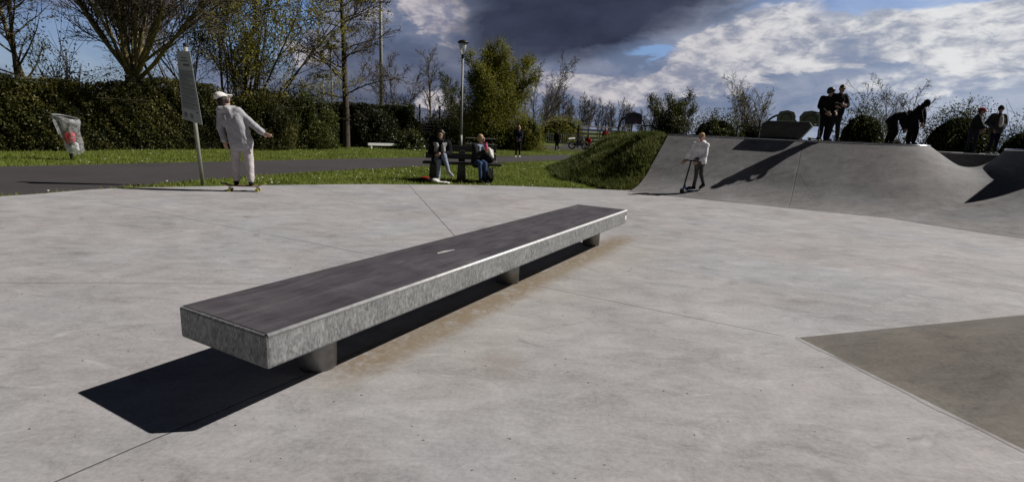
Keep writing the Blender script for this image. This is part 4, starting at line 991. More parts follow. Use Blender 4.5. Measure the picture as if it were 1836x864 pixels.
def moped():
    p = at_y(1037, 266, 41.5); r = empty('small_motorbike', [p[0], p[1], -.03], rad(12), 'small motorbike with white rear mudguard by the ball court corner', 'motorbike')
    for x in (-.52, .52):
        a = np.linspace(0, 2*math.pi, 21); m = MB(); m.tube([(x+.25*math.cos(t), 0, .30+.25*math.sin(t)) for t in a], .05, 6, cap=False); w_ = m.build('wheel', MT['rubber'], r)
        h = MB(); h.tube([(x, -.05, .3), (x, .05, .3)], .06, 10); [h.tube([(x, 0, .3), (x+.25*math.cos(t), 0, .3+.25*math.sin(t))], .008, 3) for t in a[::3]]; h.build('hub', MT['chrome'], w_)
    m = MB(); m.box((0, 0, .45), (.5, .22, .34), taper=.8); m.tube([(-.52, 0, .3), (-.1, 0, .4), (.3, 0, .8)], .04, 6); m.build('frame', MT['black'], r)
    m = MB(); m.add([(-.85, -.09, .74), (-.85, .09, .74), (-.45, -.10, .80), (-.45, .10, .80), (-.15, -.10, .78), (-.15, .10, .78), (-.80, 0, .83), (-.42, 0, .88), (-.15, 0, .86), (-.55, -.08, .60), (-.55, .08, .60)],
        [(0, 2, 7, 6), (2, 4, 8, 7), (3, 1, 6, 7), (5, 3, 7, 8), (0, 6, 1), (0, 9, 2), (1, 3, 10), (9, 10, 3, 2), (0, 1, 10, 9), (4, 5, 8), (4, 2, 3, 5)]); m.build('mudguard', MT['whitepaint'], r)
    m = MB(); m.tube([(.52, 0, .3), (.34, 0, .95)], .03, 6); m.tube([(.36, -.35, 1.0), (.34, 0, .95), (.36, .35, 1.0)], .018, 6); m.build('handlebar', MT['chrome'], r)
    m = MB(); m.box((-.05, 0, .86), (.55, .2, .08), taper=.8); m.build('seat', MT['black'], r)
moped()

# ball-court enclosure and hoops
def court_fence(x0, x1, D0, D1, label, boards=6, top=1.9):
    a, b = at_y(x0, 250, D0), at_y(x1, 250, D1); a[2] = b[2] = -.05
    L = np.linalg.norm((b-a)[:2]); r = empty('ball_court_fence', a, math.atan2(b[1]-a[1], b[0]-a[0]), label, 'fence')
    n = max(2, round(L/2.6))
    for i in range(n+1): m = MB(); m.box((L*i/n, 0, top/2+.2*(i % 2)), (.10, .10, top+.4*(i % 2))); m.build('post', MT['blackboard_steel'], r)
    for j in range(boards): m = MB(); m.box((L/2, -.07, .25+j*(top-.35)/(boards-1)), (L, .035, .17 if j < boards-1 else .10)); m.build('rail', MT['blackboard_steel'] if j < boards-1 else MT['darkconc'], r)
    return r
court_fence(1036, 1128, 46, 50, 'low dark boarded ball court fence left of the arched goal')
court_fence(1148, 1215, 50, 46, 'dark ball court fence running right from the arched goal to bushes', 4, 2.2)
court_fence(1320, 1400, 40, 38, 'dark railing behind the ramp deck, left of concrete block', 3, 2.3)
def hoop(px, D, label, w=2.6, h=2.9, bw=1.5, side=.0):
    b = at_y(px, 250, D); b[2] = -.05; r = empty('basketball_goal', b, side, label, 'basketball goal')
    a = np.linspace(0, math.pi, 17); P_ = [(-w/2, 0, -.05), (-w/2, 0, h*.62)]+[(-w/2*math.cos(t), 0, h*.62+h*.38*math.sin(t)) for t in a[1:-1]]+[(w/2, 0, h*.62), (w/2, 0, -.05)]
    m = MB(); m.tube(P_, .07, 8); m.build('arch', MT['blackboard_steel'], r, smooth=True)
    m = MB(); m.tube([(0, 0, -.05), (0, 0, h*.8)], .06, 8); [m.box((0, 0, z), (w, .05, .08)) for z in (.3, .7, 1.1, 1.5)]; m.build('crossbars', MT['blackboard_steel'], r)
    bb = MB(); q = [(-bw/2, -.5), (bw/2, -.5), (bw/2, .15), (bw*.38, .42), (0, .52), (-bw*.38, .42), (-bw/2, .15)]
    bb.add([(x, y, z+h-.25) for y in (-.5, -.45) for x, z in q], [tuple(range(7)), tuple(range(13, 6, -1))]+[(i, i+7, (i+1) % 7+7, (i+1) % 7) for i in range(7)]); B_ = bb.build('backboard', MT['boardgrey'], r)
    e = MB(); e.tube([(bw*.28*math.cos(t), -.505, h-.30+.36*math.sin(t)) for t in np.linspace(0, math.pi, 13)], .02, 5); e.build('painted_arc', MT['blackboard_steel'], B_)
    m = MB(); m.tube([(0, 0, h-.4), (0, -.45, h-.4)], .04, 6); m.build('bracket', MT['blackboard_steel'], r)
    m = MB(); m.tube([(.23*math.cos(t), -.75+.23*math.sin(t), h-.62) for t in np.linspace(0, 2*math.pi, 17)], .012, 5, cap=False); m.build('ring', MT['red_cloth'], r)
MT['boardgrey'] = plain('scuffed_backboard', (.20, .20, .28), .5, var=.3)
hoop(1131, 49.5, 'arched steel ball court goal with backboard, seen above grass mound', 2.4, 2.95)
hoop(1398, 37., 'arched steel goal with dark backboard rising behind the concrete block', 2.4, 3.05, 1.2)
def post_board(px, D, label):
    b = at_y(px, 250, D); b[2] = -.05; r = empty('basketball_hoop', b, 0, label, 'basketball hoop'); h = 2.75
    m = MB(); m.tube([(-.1, .6, -.05), (-.1, .6, h-.5), (0, .1, h-.1)], .07, 8); m.build('post', MT['blackboard_steel'], r)
    q = [(-.62, -.45), (.62, -.45), (.68, .1), (.45, .40), (0, .48), (-.45, .40), (-.68, .1)]
    bb = MB(); bb.add([(x, y, z+h) for y in (0, .05) for x, z in q], [tuple(range(7)), tuple(range(13, 6, -1))]+[(i, i+7, (i+1) % 7+7, (i+1) % 7) for i in range(7)]); B_ = bb.build('backboard', MT['boardgrey'], r)
    e = MB(); e.tube([(.40*math.cos(t), -.01, h-.15+.36*math.sin(t)) for t in np.linspace(0, math.pi, 13)], .018, 5); e.build('painted_arc', MT['blackboard_steel'], B_)
    m = MB(); m.tube([(.23*math.cos(t), -.28+.23*math.sin(t), h-.35) for t in np.linspace(0, 2*math.pi, 17)], .012, 5, cap=False); m.build('ring', MT['blackboard_steel'], r)
post_board(1448, 34., 'grey rounded basketball backboard on post left of the helmeted rider')
# concrete block on the quarter pipe deck
def deck_block(px0, px1, back, hgt, label):
    a = deck_at(px0, back); b = deck_at(px1, back); u = unit((b-a)*[1, 1, 0]); v = np.array([-u[1], u[0], 0]); L = np.linalg.norm((b-a)[:2])
    r = empty('grind_block', (a+b)/2*[1, 1, 0]+[0, 0, HR-.01], math.atan2(u[1], u[0]), label, 'skate block')
    m = MB(); vs = []
    for z, e0, e1, y0, y1 in ((0, -.02, -.20, 0, .62), (hgt*.78, .0, .06, -.03, .66), (hgt, -.10, -.02, 0, .62)):
        vs += [(-L/2-e0, y0, z), (L/2+e1, y0, z), (L/2+e1, y1, z), (-L/2-e0, y1, z)]
    m.add(vs, [(3, 2, 1, 0), (8, 9, 10, 11)]+[(k*4+i, k*4+(i+1) % 4, k*4+4+(i+1) % 4, k*4+4+i) for k in range(2) for i in range(4)])
    m.build('block_body', MT['blockconc'], r, bevel=.015)
MT['blockconc'] = plain('dark_block_concrete', (.05, .05, .048), .85, var=.3, scale=5, bmp=.2)
deck_block(1362, 1448, .12, .46, 'dark concrete grind block with pale top edge on the ramp deck')

# ------------------------------------------------------------------ vegetation
def leaf_quads(C, size, rng, up=.3, aspect=.55, jit=.35):
    """one bent diamond of four points per leaf"""
    n = len(C); d = rng.normal(size=(n, 3)); d /= np.linalg.norm(d, axis=1)[:, None]
    nr = rng.normal(size=(n, 3)); nr[:, 2] += up; s = np.cross(d, nr); s /= np.linalg.norm(s, axis=1)[:, None]+1e-9
    L = (size*(1+jit*rng.uniform(-1, 1, n)))[:, None]
    V = np.empty((n, 4, 3)); nn = np.cross(s, d)
    V[:, 0] = C-d*L*.5; V[:, 1] = C+s*L*aspect*.5+nn*L*.12; V[:, 2] = C+d*L*.5; V[:, 3] = C-s*L*aspect*.5+nn*L*.12
    return V.reshape(-1, 3), np.arange(4*n).reshape(n, 4)

class Tree:
    def __init__(s, seed): s.rng = np.random.RandomState(seed); s.big = MB(); s.fine = MB(); s.tips = []; s.nodes = []
    def limb(s, p, d, L, r, lv, P, segs=None):
        rng = s.rng; n = segs or (6 if lv == 0 else 5 if lv == 1 else 4); pts = [p]; d = unit(d); ds = []
        for i in range(n):
            d = unit(d + rng.normal(size=3)*P['wander'][min(lv, len(P['wander'])-1)] + np.array([0, 0, P['lift'][min(lv, len(P['lift'])-1)]]))
            pts.append(pts[-1]+d*L/n); ds.append(d)
        last = lv >= P['levels']
        rs = np.linspace(r, max(P['rmin'], r*(.25 if lv else P.get('toptaper', .2))), n+1)
        (s.big if lv < P.get('biglv', 2) else s.fine).tube(pts, rs, 9 if lv == 0 else 5 if lv == 1 else 3, cap=False)
        if lv >= P['levels']-1:
            for q in pts[1:]: s.nodes.append(q)
        if last: return
        k = P['kids'][lv]; t0 = P['start'][lv]
        for j in range(k):
            t = t0+(1-t0)*(j+rng.uniform(.1, .9))/k; i = min(n-1, int(t*n)); b = pts[i]+(pts[i+1]-pts[i])*(t*n-i)
            ax = ds[i]; a = rng.uniform(*P['ang'][lv]); ph = rng.uniform(0, 6.283) if lv == 0 else rng.uniform(0, 6.283)
            u = unit(np.cross(ax, [.3, .1, 1.] if abs(ax[2]) < .9 else [1., .2, 0])); w = np.cross(ax, u)
            nd = ax*math.cos(a)+(u*math.cos(ph)+w*math.sin(ph))*math.sin(a)
            ll = L*rng.uniform(*P['len'][lv])*(1-P['shrink'][lv]*t)
            rr = max(P['rmin'], min(rs[i]*.75, r*P['rr'][lv]*(1-.45*t)))
            s.limb(b, nd, ll, rr, lv+1, P)
def tree(label, px, D, ztop, seed, P, bark='bark', leaf=None, nleaf=0, lsize=.07, spread=.12, group=None, base_z=-.05, name='tree', leafaspect=.55, twig='twig', egg=None):
    b = at_y(px, 240, D); b[2] = base_z; r = empty(name, b, 0, label, 'tree', group)
    T = Tree(seed)
    P = dict(dict(levels=3, kids=[10, 6, 4], start=[.3, .2, .2], ang=[(.6, 1.1), (.5, 1.), (.4, 1.)], len=[(.35, .6), (.35, .55), (.4, .6)], shrink=[.5, .4, .3], rr=[.42, .5, .5],
        wander=[.05, .12, .2, .25], lift=[.05, .08, .05, .05], rmin=.006, lean=(0, 0, 1), r0=.16, stems=1), **P)
    H = ztop
    for k in range(P['stems']):
        if P['stems'] == 1: T.limb(np.zeros(3), np.array(P['lean'], float), H, P['r0'], 0, P)
        else:
            a = T.rng.uniform(0, 6.283); tilt = T.rng.uniform(*P['stemang']); f = P.get('fork', .3)
            d = np.array([math.sin(tilt)*math.cos(a), math.sin(tilt)*math.sin(a)*.8, math.cos(tilt)])
            st = np.array([T.rng.uniform(-.07, .07), T.rng.uniform(-.07, .07), f+T.rng.uniform(-.25, .25)]) if f > .6 else np.array([T.rng.uniform(-.3, .3)*P.get('foot', 1), T.rng.uniform(-.3, .3)*P.get('foot', 1), 0])
            T.limb(st, d, (H-st[2])*T.rng.uniform(.75, 1.05)/max(.6, math.cos(tilt*.8)), P['r0']*T.rng.uniform(.6, 1), 0, P)
    if P['stems'] > 1 and P.get('fork', .3) > .6: T.big.tube([(0, 0, -.05), (.03, 0, P['fork']*.5), (-.02, 0, P['fork']+.15)], [P['rt']*1.25, P['rt'], P['rt']*1.05], 12)
    T.big.build('trunk', MT[bark], r, smooth=True)
    if T.fine.v: T.fine.build('twigs', MT[twig], r, smooth=True)
    if egg:
        rg = np.random.RandomState(seed+1); E_ = shrub_points(rg, egg[3], egg[0], egg[0]*.9, egg[1], .16, seed, .75); t_ = E_[:, 2]/egg[1]; E_[:, :2] *= (1.0-.45*np.clip(t_-.25, 0, 1))[:, None]; E_[:, 2] += egg[2]
        T.nodes += list(E_)
    if nleaf:
        Q = np.array(T.nodes); idx = T.rng.randint(0, len(Q), nleaf); C = Q[idx]+T.rng.normal(size=(nleaf, 3))*spread
        V, F = leaf_quads(C, np.full(nleaf, lsize), T.rng, aspect=leafaspect); fast_mesh('crown', V, F, MT[leaf], r)
    return r

def shrub_points(rng, n, rx, ry, rz, lump=.22, seed=0, fill=.35, flat=0.):
    """points through the outer shell of a lumpy mound"""
    d = rng.normal(size=(n, 3)); d[:, 2] = np.abs(d[:, 2]); d /= np.linalg.norm(d, axis=1)[:, None]
    ph = np.random.RandomState(seed).rand(8)*6
    az = np.arctan2(d[:, 1], d[:, 0]); q = 1+lump*(np.sin(3*az+ph[0])*np.cos(2.5*d[:, 2]*3+ph[1])*.6+np.sin(7*az+ph[2]+d[:, 2]*5)*.35+np.sin(13*az+ph[3]-d[:, 2]*11)*.25)
    s = 1-fill*np.abs(rng.normal(size=n))*.7; s = np.clip(s, .05, 1.12)
    p = d*np.array([rx, ry, rz])*(q*s)[:, None]
    return p
def shrub(label, px, D, rx, rz, seed, leaf, n, lsize=.08, ry=None, lump=.25, base_z=-.05, group=None, core=True, stems=6, name='shrub', fill=.35, zoff=0., flowers=0):
    b = at_y(px, 240, D); b[2] = base_z; r = empty(name, b, 0, label, 'shrub', group); rng = np.random.RandomState(seed); ry = ry or rx*.8
    C = shrub_points(rng, n, rx, ry, rz, lump, seed, fill); C[:, 2] += zoff+.05
    V, F = leaf_quads(C, np.full(n, lsize), rng); fast_mesh('foliage', V, F, MT[leaf], r)
    m = MB()
    for k in range(stems):
        a = rng.uniform(0, 6.28); t = rng.uniform(.3, .8); e = np.array([rx*t*math.cos(a), ry*t*math.sin(a), rz*rng.uniform(.6, 1.02)])
        m.tube([(0, 0, -.05), e*[.4, .4, .45], e], [.035, .025, .008], 5)
        for q in range(5): s_ = e*rng.uniform(.4, .95); m.tube([s_, s_+rng.normal(size=3)*.3*rz+[0, 0, .15*rz]], [.012, .005], 3)
    m.build('stems', MT['bark'], r)
    if core: blob('inner_light_block', [(np.array([0, 0, rz*.42+zoff]), np.array([rx*.72, ry*.70, rz*.42]))], max(.08, rx*.09), MT['core'], r, 2, .25)
    if flowers:
        C = shrub_points(rng, flowers, rx*1.03, ry*1.03, rz*1.03, lump, seed, .08); V, F = leaf_quads(C, np.full(flowers, .07), rng, up=1., aspect=.9); fast_mesh('blossom', V, F, MT['daisy'], r)
    return r

def hedge(label, line, hw, hfun, leaf, n, lsize, seed, name='hedge', rough=.25, cat='hedge'):
    rng = np.random.RandomState(seed); L = spline(line, 12); c0 = L[0]; r = empty(name, (c0[0], c0[1], -.05), 0, label, cat)
    seg = np.linalg.norm(np.diff(L, axis=0), axis=1); cum = np.r_[0, np.cumsum(seg)]; tot = cum[-1]
    t = np.gradient(L, axis=0); t /= np.linalg.norm(t, axis=1)[:, None]; nr = np.c_[-t[:, 1], t[:, 0]]
    s = rng.uniform(0, tot, n); x = np.interp(s, cum, L[:, 0]); y = np.interp(s, cum, L[:, 1]); nx = np.interp(s, cum, nr[:, 0]); ny = np.interp(s, cum, nr[:, 1])
    h = np.array([hfun(q/tot) for q in s])
    a = rng.uniform(0, math.pi, n); w = -np.cos(a); per = rng.uniform(0, 1, n)          # a rounded-box section
    top = per < .30; side = np.where(rng.uniform(size=n) < .78, 1, -1)                   # most leaves on the side one sees
    lat = np.where(top, rng.uniform(-1, 1, n)*hw, side*hw); z = np.where(top, h, rng.uniform(0, 1, n)**.9*h)
    lum = rough*(np.sin(s*1.9+z*2.1)*.5+np.sin(s*4.3-z*3.7+1)*.35+np.sin(s*9.1+z*7.3+2)*.25)
    ins = np.abs(rng.normal(size=n))*.16
    lat = np.where(top, lat, lat+side*(lum-ins)); z = np.where(top, z+lum*1.3-ins+np.where(rng.uniform(size=n) < .06, rng.uniform(0, .5, n), 0), z)
    C = np.c_[x-nx*lat*1-c0[0], y-ny*lat-c0[1], np.maximum(.02, z)]
    V, F = leaf_quads(C, np.full(n, lsize), rng); fast_mesh('foliage', V, F, MT[leaf], r)
    m = MB(); k = len(L); V = []
    for i in range(k):
        hh = hfun(cum[i]/tot)-.25; q = hw-.22
        for l_, z_ in ((-q, 0), (-q, hh*.9), (-q*.6, hh), (q*.6, hh), (q, hh*.9), (q, 0)):
            V.append((L[i][0]-nr[i][0]*l_-c0[0], L[i][1]-nr[i][1]*l_-c0[1], z_))
    m.add(V, [(i*6+j, i*6+j+1, (i+1)*6+j+1, (i+1)*6+j) for i in range(k-1) for j in range(5)]+[tuple(range(5, -1, -1)), tuple((k-1)*6+j for j in range(6))]); m.build('inner_light_block', MT['core'], r)
    m = MB()
    for i in range(int(tot*2.2)):
        s_ = rng.uniform(0, tot); x_ = np.interp(s_, cum, L[:, 0])-c0[0]; y_ = np.interp(s_, cum, L[:, 1])-c0[1]; hh = hfun(s_/tot)
        p = np.array([x_+rng.uniform(-hw, hw)*.8, y_+rng.uniform(-hw, hw)*.8, hh*.6]); m.tube([p, p+[rng.normal()*.25, rng.normal()*.25, hh*.4+rng.uniform(0, .55)]], [.012, .004], 3)
    m.build('twigs', MT['twig'], r); return r

# long hedge on the left, its bushy end, the clipped dark hedge farther off
off = np.array([-.85, .53])*.95
HL = [np.array(p)+off for p in ((-20.5, 9.5), (-17.8, 14.2), (-16.0, 17.2), (-14.4, 19.9), (-12.4, 23.2), (-10.6, 26.0))]
hedge('long unclipped evergreen hedge running along the verge on the left', HL, .95, lambda t: 2.35+.22*math.sin(t*19)+.12*math.sin(t*47+1)+.15*t, 'hedgeleaf', 85000, .085, 11, rough=.22)
shrub('large rounded evergreen bush ending the long hedge, right of the skateboarder', 540, 27.0, 1.9, 2.75, 21, 'laurel', 26000, .10, lump=.2)
shrub('broad evergreen bush right behind the skateboarder, growing out of the hedge', 470, 24.8, 1.6, 2.5, 22, 'hedgeleaf', 20000, .09, lump=.22)
shrub('wispy dark shrub with gaps above the hedge, left of the forked tree', 128, 20.0, 1.25, 3.55, 23, 'darkleaf', 5200, .09, lump=.4, core=False, stems=14, fill=.8)
hedge('dark clipped flat-topped hedge behind the slender tree', [(-11.5, 33.5), (-8.8, 34.0), (-6.4, 34.4)], .8, lambda t: 2.45, 'darkleaf', 16000, .10, 12, rough=.08)
shrub('dark rounded bush before the clipped hedge, under the thick mast', 672, 31.5, 1.6, 2.15, 24, 'darkleaf', 13000, .10, lump=.2)
shrub('mid-green leafy bush right of the thick mast', 722, 35., 1.5, 2.45, 25, 'hornleaf', 9000, .10, lump=.3)
shrub('small low shrub with white flowers by the left end of bench', 733, 30.5, .95, 1.02, 26, 'laurel', 6000, .08, lump=.25, flowers=120)
shrub('dark thicket behind the bench, left of lamp post', 800, 40., 2.6, 2.2, 27, 'darkleaf', 14000, .12, lump=.25)
shrub('dark low thicket behind picnic table', 842, 41., 2.2, 2.5, 28, 'darkleaf', 12000, .12, lump=.25)

VASE = dict(stems=22, fork=2.6, rt=.22, stemang=(.10, 1.05), r0=.085, levels=3, kids=[15, 8, 4], start=[.22, .15, .2], ang=[(.35, .8), (.4, .9), (.4, .9)], len=[(.28, .5), (.3, .55), (.35, .6)], lift=[.055, .06, .05, .03], wander=[.05, .11, .18, .2], rmin=.009, biglv=1)
tree('large forked bare tree with many stems fanning out above the hedge', 247, 21.2, 8.6, 31, VASE, 'barkgreen', 'brownleaf', 7000, .055, .05)
tree('budding multi-stemmed tree behind the hedge, right of notice board', 425, 27, 7.6, 32, dict(stems=14, fork=.3, foot=1.3, stemang=(.05, .80), r0=.085, levels=3, kids=[10, 6, 4], start=[.25, .2, .2], ang=[(.4, .9), (.4, .9), (.4, .9)], len=[(.3, .5), (.35, .55), (.4, .6)], lift=[.04, .06, .05, .03], rmin=.007, biglv=1), 'bark', 'budleaf', 26000, .10, .12)
tree('bare tree cut off by the left edge of the picture', -35, 18.6, 8.5, 33, dict(VASE, stems=9, fork=2.2), 'bark', 'brownleaf', 2000, .06, .05)
tree('thin dark trunked tree near left edge, left one of a pair', 46, 22, 8.5, 34, dict(r0=.11, kids=[14, 6, 3], start=[.3, .2, .2], len=[(.22, .4), (.35, .55), (.4, .6)], lean=(.03, 0, 1)), 'bark', 'budleaf', 1500, .07, .06)
tree('thin leaning trunked tree with sparse green buds near left edge', 86, 22.5, 8.7, 35, dict(r0=.12, kids=[16, 6, 3], start=[.25, .2, .2], len=[(.2, .36), (.35, .55), (.4, .6)], lean=(-.13, 0, 1)), 'barkgreen', 'budleaf', 2600, .09, .08)
tree('bare tree behind the hedge left of notice board', 330, 25.5, 7.4, 36, dict(stems=6, fork=.3, foot=1., stemang=(.05, .5), r0=.07, levels=3, kids=[10, 6, 3], rmin=.007, biglv=1), 'bark', 'budleaf', 1800, .07, .06)
tree('tall slender bare tree with horizontal branches before the dark clipped hedge', 621, 29.2, 11.0, 37, dict(r0=.19, toptaper=.25, kids=[34, 10, 6], start=[.22, .15, .2], ang=[(1.05, 1.5), (.5, 1.), (.4, 1.)], len=[(.30, .46), (.30, .52), (.35, .6)], shrink=[.55, .4, .3], rr=[.28, .5, .5], lift=[.03, .025, .03, .02], wander=[.03, .12, .2, .25], rmin=.011), 'darkbark', 'brownleaf', 9000, .08, .07)
BARE = dict(r0=.12, kids=[18, 6, 4], start=[.2, .15, .2], ang=[(.45, .9), (.4, .9), (.4, .9)], len=[(.28, .45), (.35, .55), (.4, .6)], lift=[.03, .07, .05, .03], rmin=.010)
tree('small bare tree behind the thick mast', 716, 44, 6.4, 38, dict(BARE, stems=3, foot=.8, stemang=(.1, .4), r0=.08), nleaf=900, leaf='brownleaf', lsize=.09, spread=.1)
tree('slim bare tree left of lamp post', 768, 45, 6.6, 39, BARE, nleaf=900, leaf='brownleaf', lsize=.08, spread=.08)
HORN = dict(stems=12, fork=.3, foot=1.2, stemang=(.03, .50), r0=.085, levels=3, kids=[15, 8, 5], start=[.08, .1, .1], ang=[(.35, .85), (.35, .8), (.4, .9)], len=[(.28, .46), (.34, .5), (.4, .6)], shrink=[.75, .4, .3], lift=[.02, .10, .09, .06], rmin=.009, biglv=1)
tree('large dense egg-shaped hornbeam with fresh yellow-green leaves beside the lamp', 884, 36.8, 6.3, 40, HORN, 'bark', 'hornleaf', 85000, .10, .18, egg=(2.8, 5.7, .4, 22000))
shrub('yellow-green leafy growth at the right foot of the hornbeam', 945, 35.8, 1.25, 2.3, 41, 'hornleaf', 9000, .085, lump=.3)
shrub('dark bushes under the hornbeam crown', 890, 35.9, 1.7, 1.6, 42, 'darkleaf', 9000, .10, lump=.3)
tree('smaller dark conical tree left of the hornbeam', 818, 43, 4.9, 43, dict(HORN, stems=5, r0=.06), 'bark', 'laurel', 9000, .09, .12)
tree('bare open tree right of the hornbeam', 952, 46, 6.6, 44, dict(BARE, stems=4, foot=.9, stemang=(.1, .55), r0=.08), nleaf=500, leaf='brownleaf', lsize=.09, spread=.1)
shrub('green rounded bush beyond the far path', 1003, 62, 3.2, 2.9, 45, 'hornleaf', 9000, .15, lump=.2)
# the far row of bare trees beyond the ball court
src = []
for i, (px, D, h) in enumerate([(984, 96, 7.6), (1001, 100, 8.2), (1020, 104, 6.8), (1037, 98, 7.0), (1056, 101, 6.6), (1075, 97, 6.4), (1092, 104, 6.8), (1110, 99, 6.6), (1128, 106, 5.6), (1150, 102, 5.2), (1170, 100, 5.0)]):
    lab = 'bare upright tree in the far row beyond ball court'
    if i < 4:
        t = tree(lab, px, D, 7., 50+i, dict(BARE, stems=4, foot=1.6, stemang=(.05, .35), r0=.10, rmin=.02, kids=[13, 6, 3]), nleaf=400, leaf='brownleaf', lsize=.16, spread=.15, group='far row of bare trees'); src.append(t)
    else:
        t = copy_tree(src[i % 4]); b = at_y(px, 240, D); t.location = (b[0], b[1], -.05); t.rotation_euler.z = i*1.7
    t.scale = (h/7,)*3
tree('broad dark tree with yellowish right side, standing behind the grass mound', 1206, 45, 4.7, 60, dict(HORN, stems=9, foot=2.2, stemang=(.1, .6), r0=.07, rmin=.012), 'bark', 'laurel', 20000, .11, .16, egg=(2.5, 4.3, .3, 6000))
shrub('dark ivy-covered growth at left of the broad tree behind mound', 1186, 45.5, 1.1, 3.6, 61, 'darkleaf', 4200, .12, lump=.45, core=False, stems=10, fill=.7)
shrub('dark green bush behind the left part of ramp', 1284, 43, 2.3, 3.2, 62, 'laurel', 13000, .12, lump=.25)
tree('bare fan-shaped tree above the railing left of concrete block', 1352, 46, 5.6, 63, dict(BARE, stems=7, foot=1., stemang=(.1, .7), r0=.07, rmin=.011), nleaf=1500, leaf='budleaf', lsize=.10, spread=.15)
shrub('leafy bush behind railing under the bare fan-shaped tree', 1350, 45, 1.9, 2.7, 64, 'darkleaf', 5000, .11, lump=.3)
shrub('feathery evergreen bush right of the two youths on ramp', 1545, 26, 1.35, 3.25, 65, 'laurel', 11000, .08, lump=.35, core=True)
tree('bare many-twigged tree behind the leaning hooded figure', 1612, 29, 4.3, 66, dict(stems=8, foot=.6, stemang=(.08, .55), r0=.05, levels=3, kids=[8, 5, 3], rmin=.008, lift=[.03, .05, .05, .03], fork=.3, biglv=1), nleaf=0)
shrub('dark scrubby bush at foot of the bare many-twigged tree', 1600, 27.5, 1.3, 2.0, 67, 'darkleaf', 5000, .08, lump=.35)
shrub('wide evergreen bush with ragged top behind the person in red cap', 1724, 26, 1.95, 3.35, 68, 'laurel', 20000, .085, lump=.25)
shrub('evergreen bush cut off by the right edge of picture', 1850, 24, 1.5, 2.7, 69, 'laurel', 13000, .08, lump=.3)

# posts of the wire fence before the thicket
def wire_fence():
    a, b = at_y(752, 250, 38), at_y(822, 250, 40); a[2] = -.05; L = np.linalg.norm((b-a)[:2])
    r = empty('wire_fence', a, math.atan2(b[1]-a[1], b[0]-a[0]), 'dark wire fence with tall posts before the thicket behind bench', 'fence')
    for x in (0, L/2, L): m = MB(); m.tube([(x, 0, -.05), (x, 0, 2.7)], .06, 6); m.build('post', MT['blackboard_steel'], r)
    m = MB(); [m.tube([(0, 0, z), (L, 0, z)], .012, 4) for z in np.arange(.1, 2.5, .2)]; [m.tube([(x, 0, .1), (x, 0, 2.4)], .008, 3) for x in np.arange(.2, L, .2)]; m.build('wire', MT['blackboard_steel'], r)
wire_fence()

# ------------------------------------------------------------------ grass blades and daisies
def inside(P, poly):
    x, y = P[:, 0], P[:, 1]; c = np.zeros(len(P), bool); q = np.asarray(poly); j = len(q)-1
    for i in range(len(q)):
        xi, yi, xj, yj = *q[i], *q[j]; c ^= ((yi > y) != (yj > y)) & (x < (xj-xi)*(y-yi)/(yj-yi+1e-12)+xi); j = i
    return c
path_poly = list(map(tuple, PB)) + list(map(tuple, PT[::-1])) + [(-22, -6), (-14, -2), (-9.3, 6.5)]
def blades(name, pts, hmin, hmax, wd, mat, seed, tuft=3):
    rng = np.random.RandomState(seed); n = len(pts); P = np.repeat(pts, tuft, 0)+np.c_[rng.normal(size=(n*tuft, 2))*.03, np.zeros(n*tuft)]; n = len(P)
    a = rng.uniform(0, 6.283, n); h = rng.uniform(hmin, hmax, n); s = np.c_[np.cos(a), np.sin(a), np.zeros(n)]*wd
    lean = np.c_[rng.normal(size=(n, 2))*.45*h[:, None], h]
    V = np.empty((n, 3, 3)); V[:, 0] = P-s; V[:, 1] = P+s; V[:, 2] = P+lean
    o = fast_mesh(name, V.reshape(-1, 3), np.arange(3*n).reshape(n, 3), MT[mat]); return tag(o, kind='stuff')
rng = np.random.RandomState(5)
bx = np.c_[rng.uniform(-20, 9, 230000), rng.uniform(7, 44, 230000)]
keep = rng.uniform(size=len(bx)) < np.clip(16/np.hypot(bx[:, 0], bx[:, 1]), .1, 1)**1.3; bx = bx[keep]
clump = .5+.5*np.sin(bx[:, 0]*1.7+np.sin(bx[:, 1]*1.1)*2)*np.sin(bx[:, 1]*1.9+1)
bx = bx[(rng.uniform(size=len(bx)) < .35+.65*clump)]
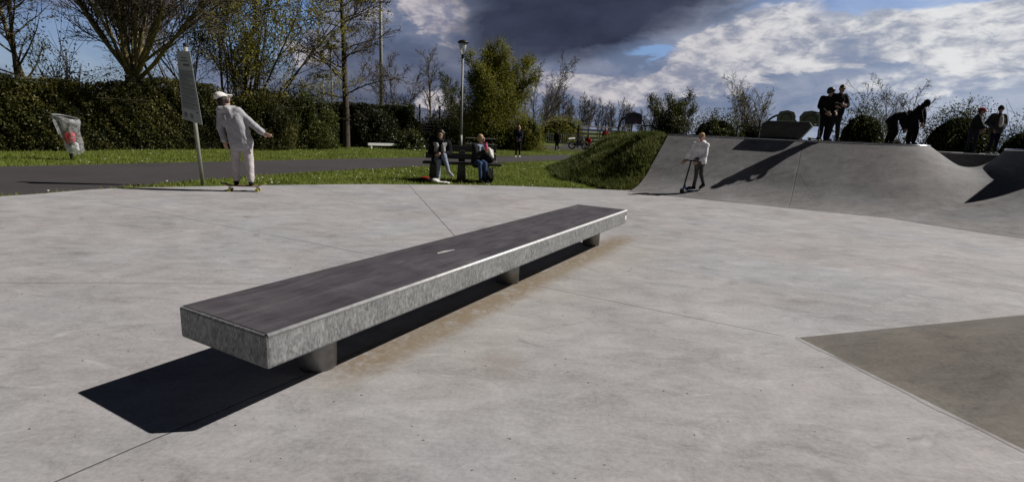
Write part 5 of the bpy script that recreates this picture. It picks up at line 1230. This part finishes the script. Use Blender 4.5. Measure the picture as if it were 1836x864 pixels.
ok = ~inside(bx, path_poly) & ~inside(bx, floor_poly) & (bx[:, 0]/bx[:, 1] > -1.05) & ~((bx[:, 1] > 13.1) & (bx[:, 1] < 24) & (bx[:, 0] > np.minimum(2.66+.7*(bx[:, 1]-13.1), 4.22)-.95*np.minimum(.35+(bx[:, 1]-13.1), 3.2)))
bx = bx[ok]
blades('grass_blades', np.c_[bx, np.full(len(bx), -.05)], .03, .085, .010, 'blade', 6)
mv = MV[(MV[:, 2] > -.02) & (MV[:, 1] < 21)]; mi_ = np.random.RandomState(8).randint(0, len(mv), 26000)
mp_ = mv[mi_]+np.c_[np.random.RandomState(9).normal(size=(26000, 2))*.05, np.zeros(26000)]
edge = 2.66+(4.2-2.66)*(mp_[:, 1]-13.1)/2.2; mp_ = mp_[mp_[:, 0] < np.minimum(edge, 4.22)-.06]
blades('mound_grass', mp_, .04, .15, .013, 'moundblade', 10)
dz = bx[np.random.RandomState(12).randint(0, len(bx), 420)]; cl = np.sin(dz[:, 0]*.9+1.3)*np.sin(dz[:, 1]*.7) ; dz = dz[cl > -.1]
m = MB()
for x, y in dz:
    m.lathe([(.022, .055), (.012, .062)], (x, y, -.05), 6); m.tube([(x, y, -.05), (x, y, .008)], .003, 3, cap=False)
tag(m.build('daisies', MT['daisy']), kind='stuff')

# grit, crumbs of bark and bits of leaf lying on the slab
rg = np.random.RandomState(77); q = []
while len(q) < 520:
    y = rg.uniform(1.2, 9)**1.0; x = rg.uniform(-1.05, 1.05)*y
    if inside(np.array([[x, y]]), floor_poly)[0] and not (x > 2 and abs(y-3.6) < 1.6): q.append((x, y))
m = MB()
for x, y in q:
    r_ = rg.uniform(.002, .0055); k_ = rg.randint(4, 7); a = np.sort(rg.uniform(0, 6.28, k_)); st = rg.uniform(.6, 2.2)
    m.add([(x+r_*st*math.cos(t), y+r_*math.sin(t), .0005) for t in a]+[(x, y, .0005+r_*.7)], [(i, (i+1) % k_, k_) for i in range(k_)])
tag(m.build('grit', MT['brownleaf']), kind='stuff')
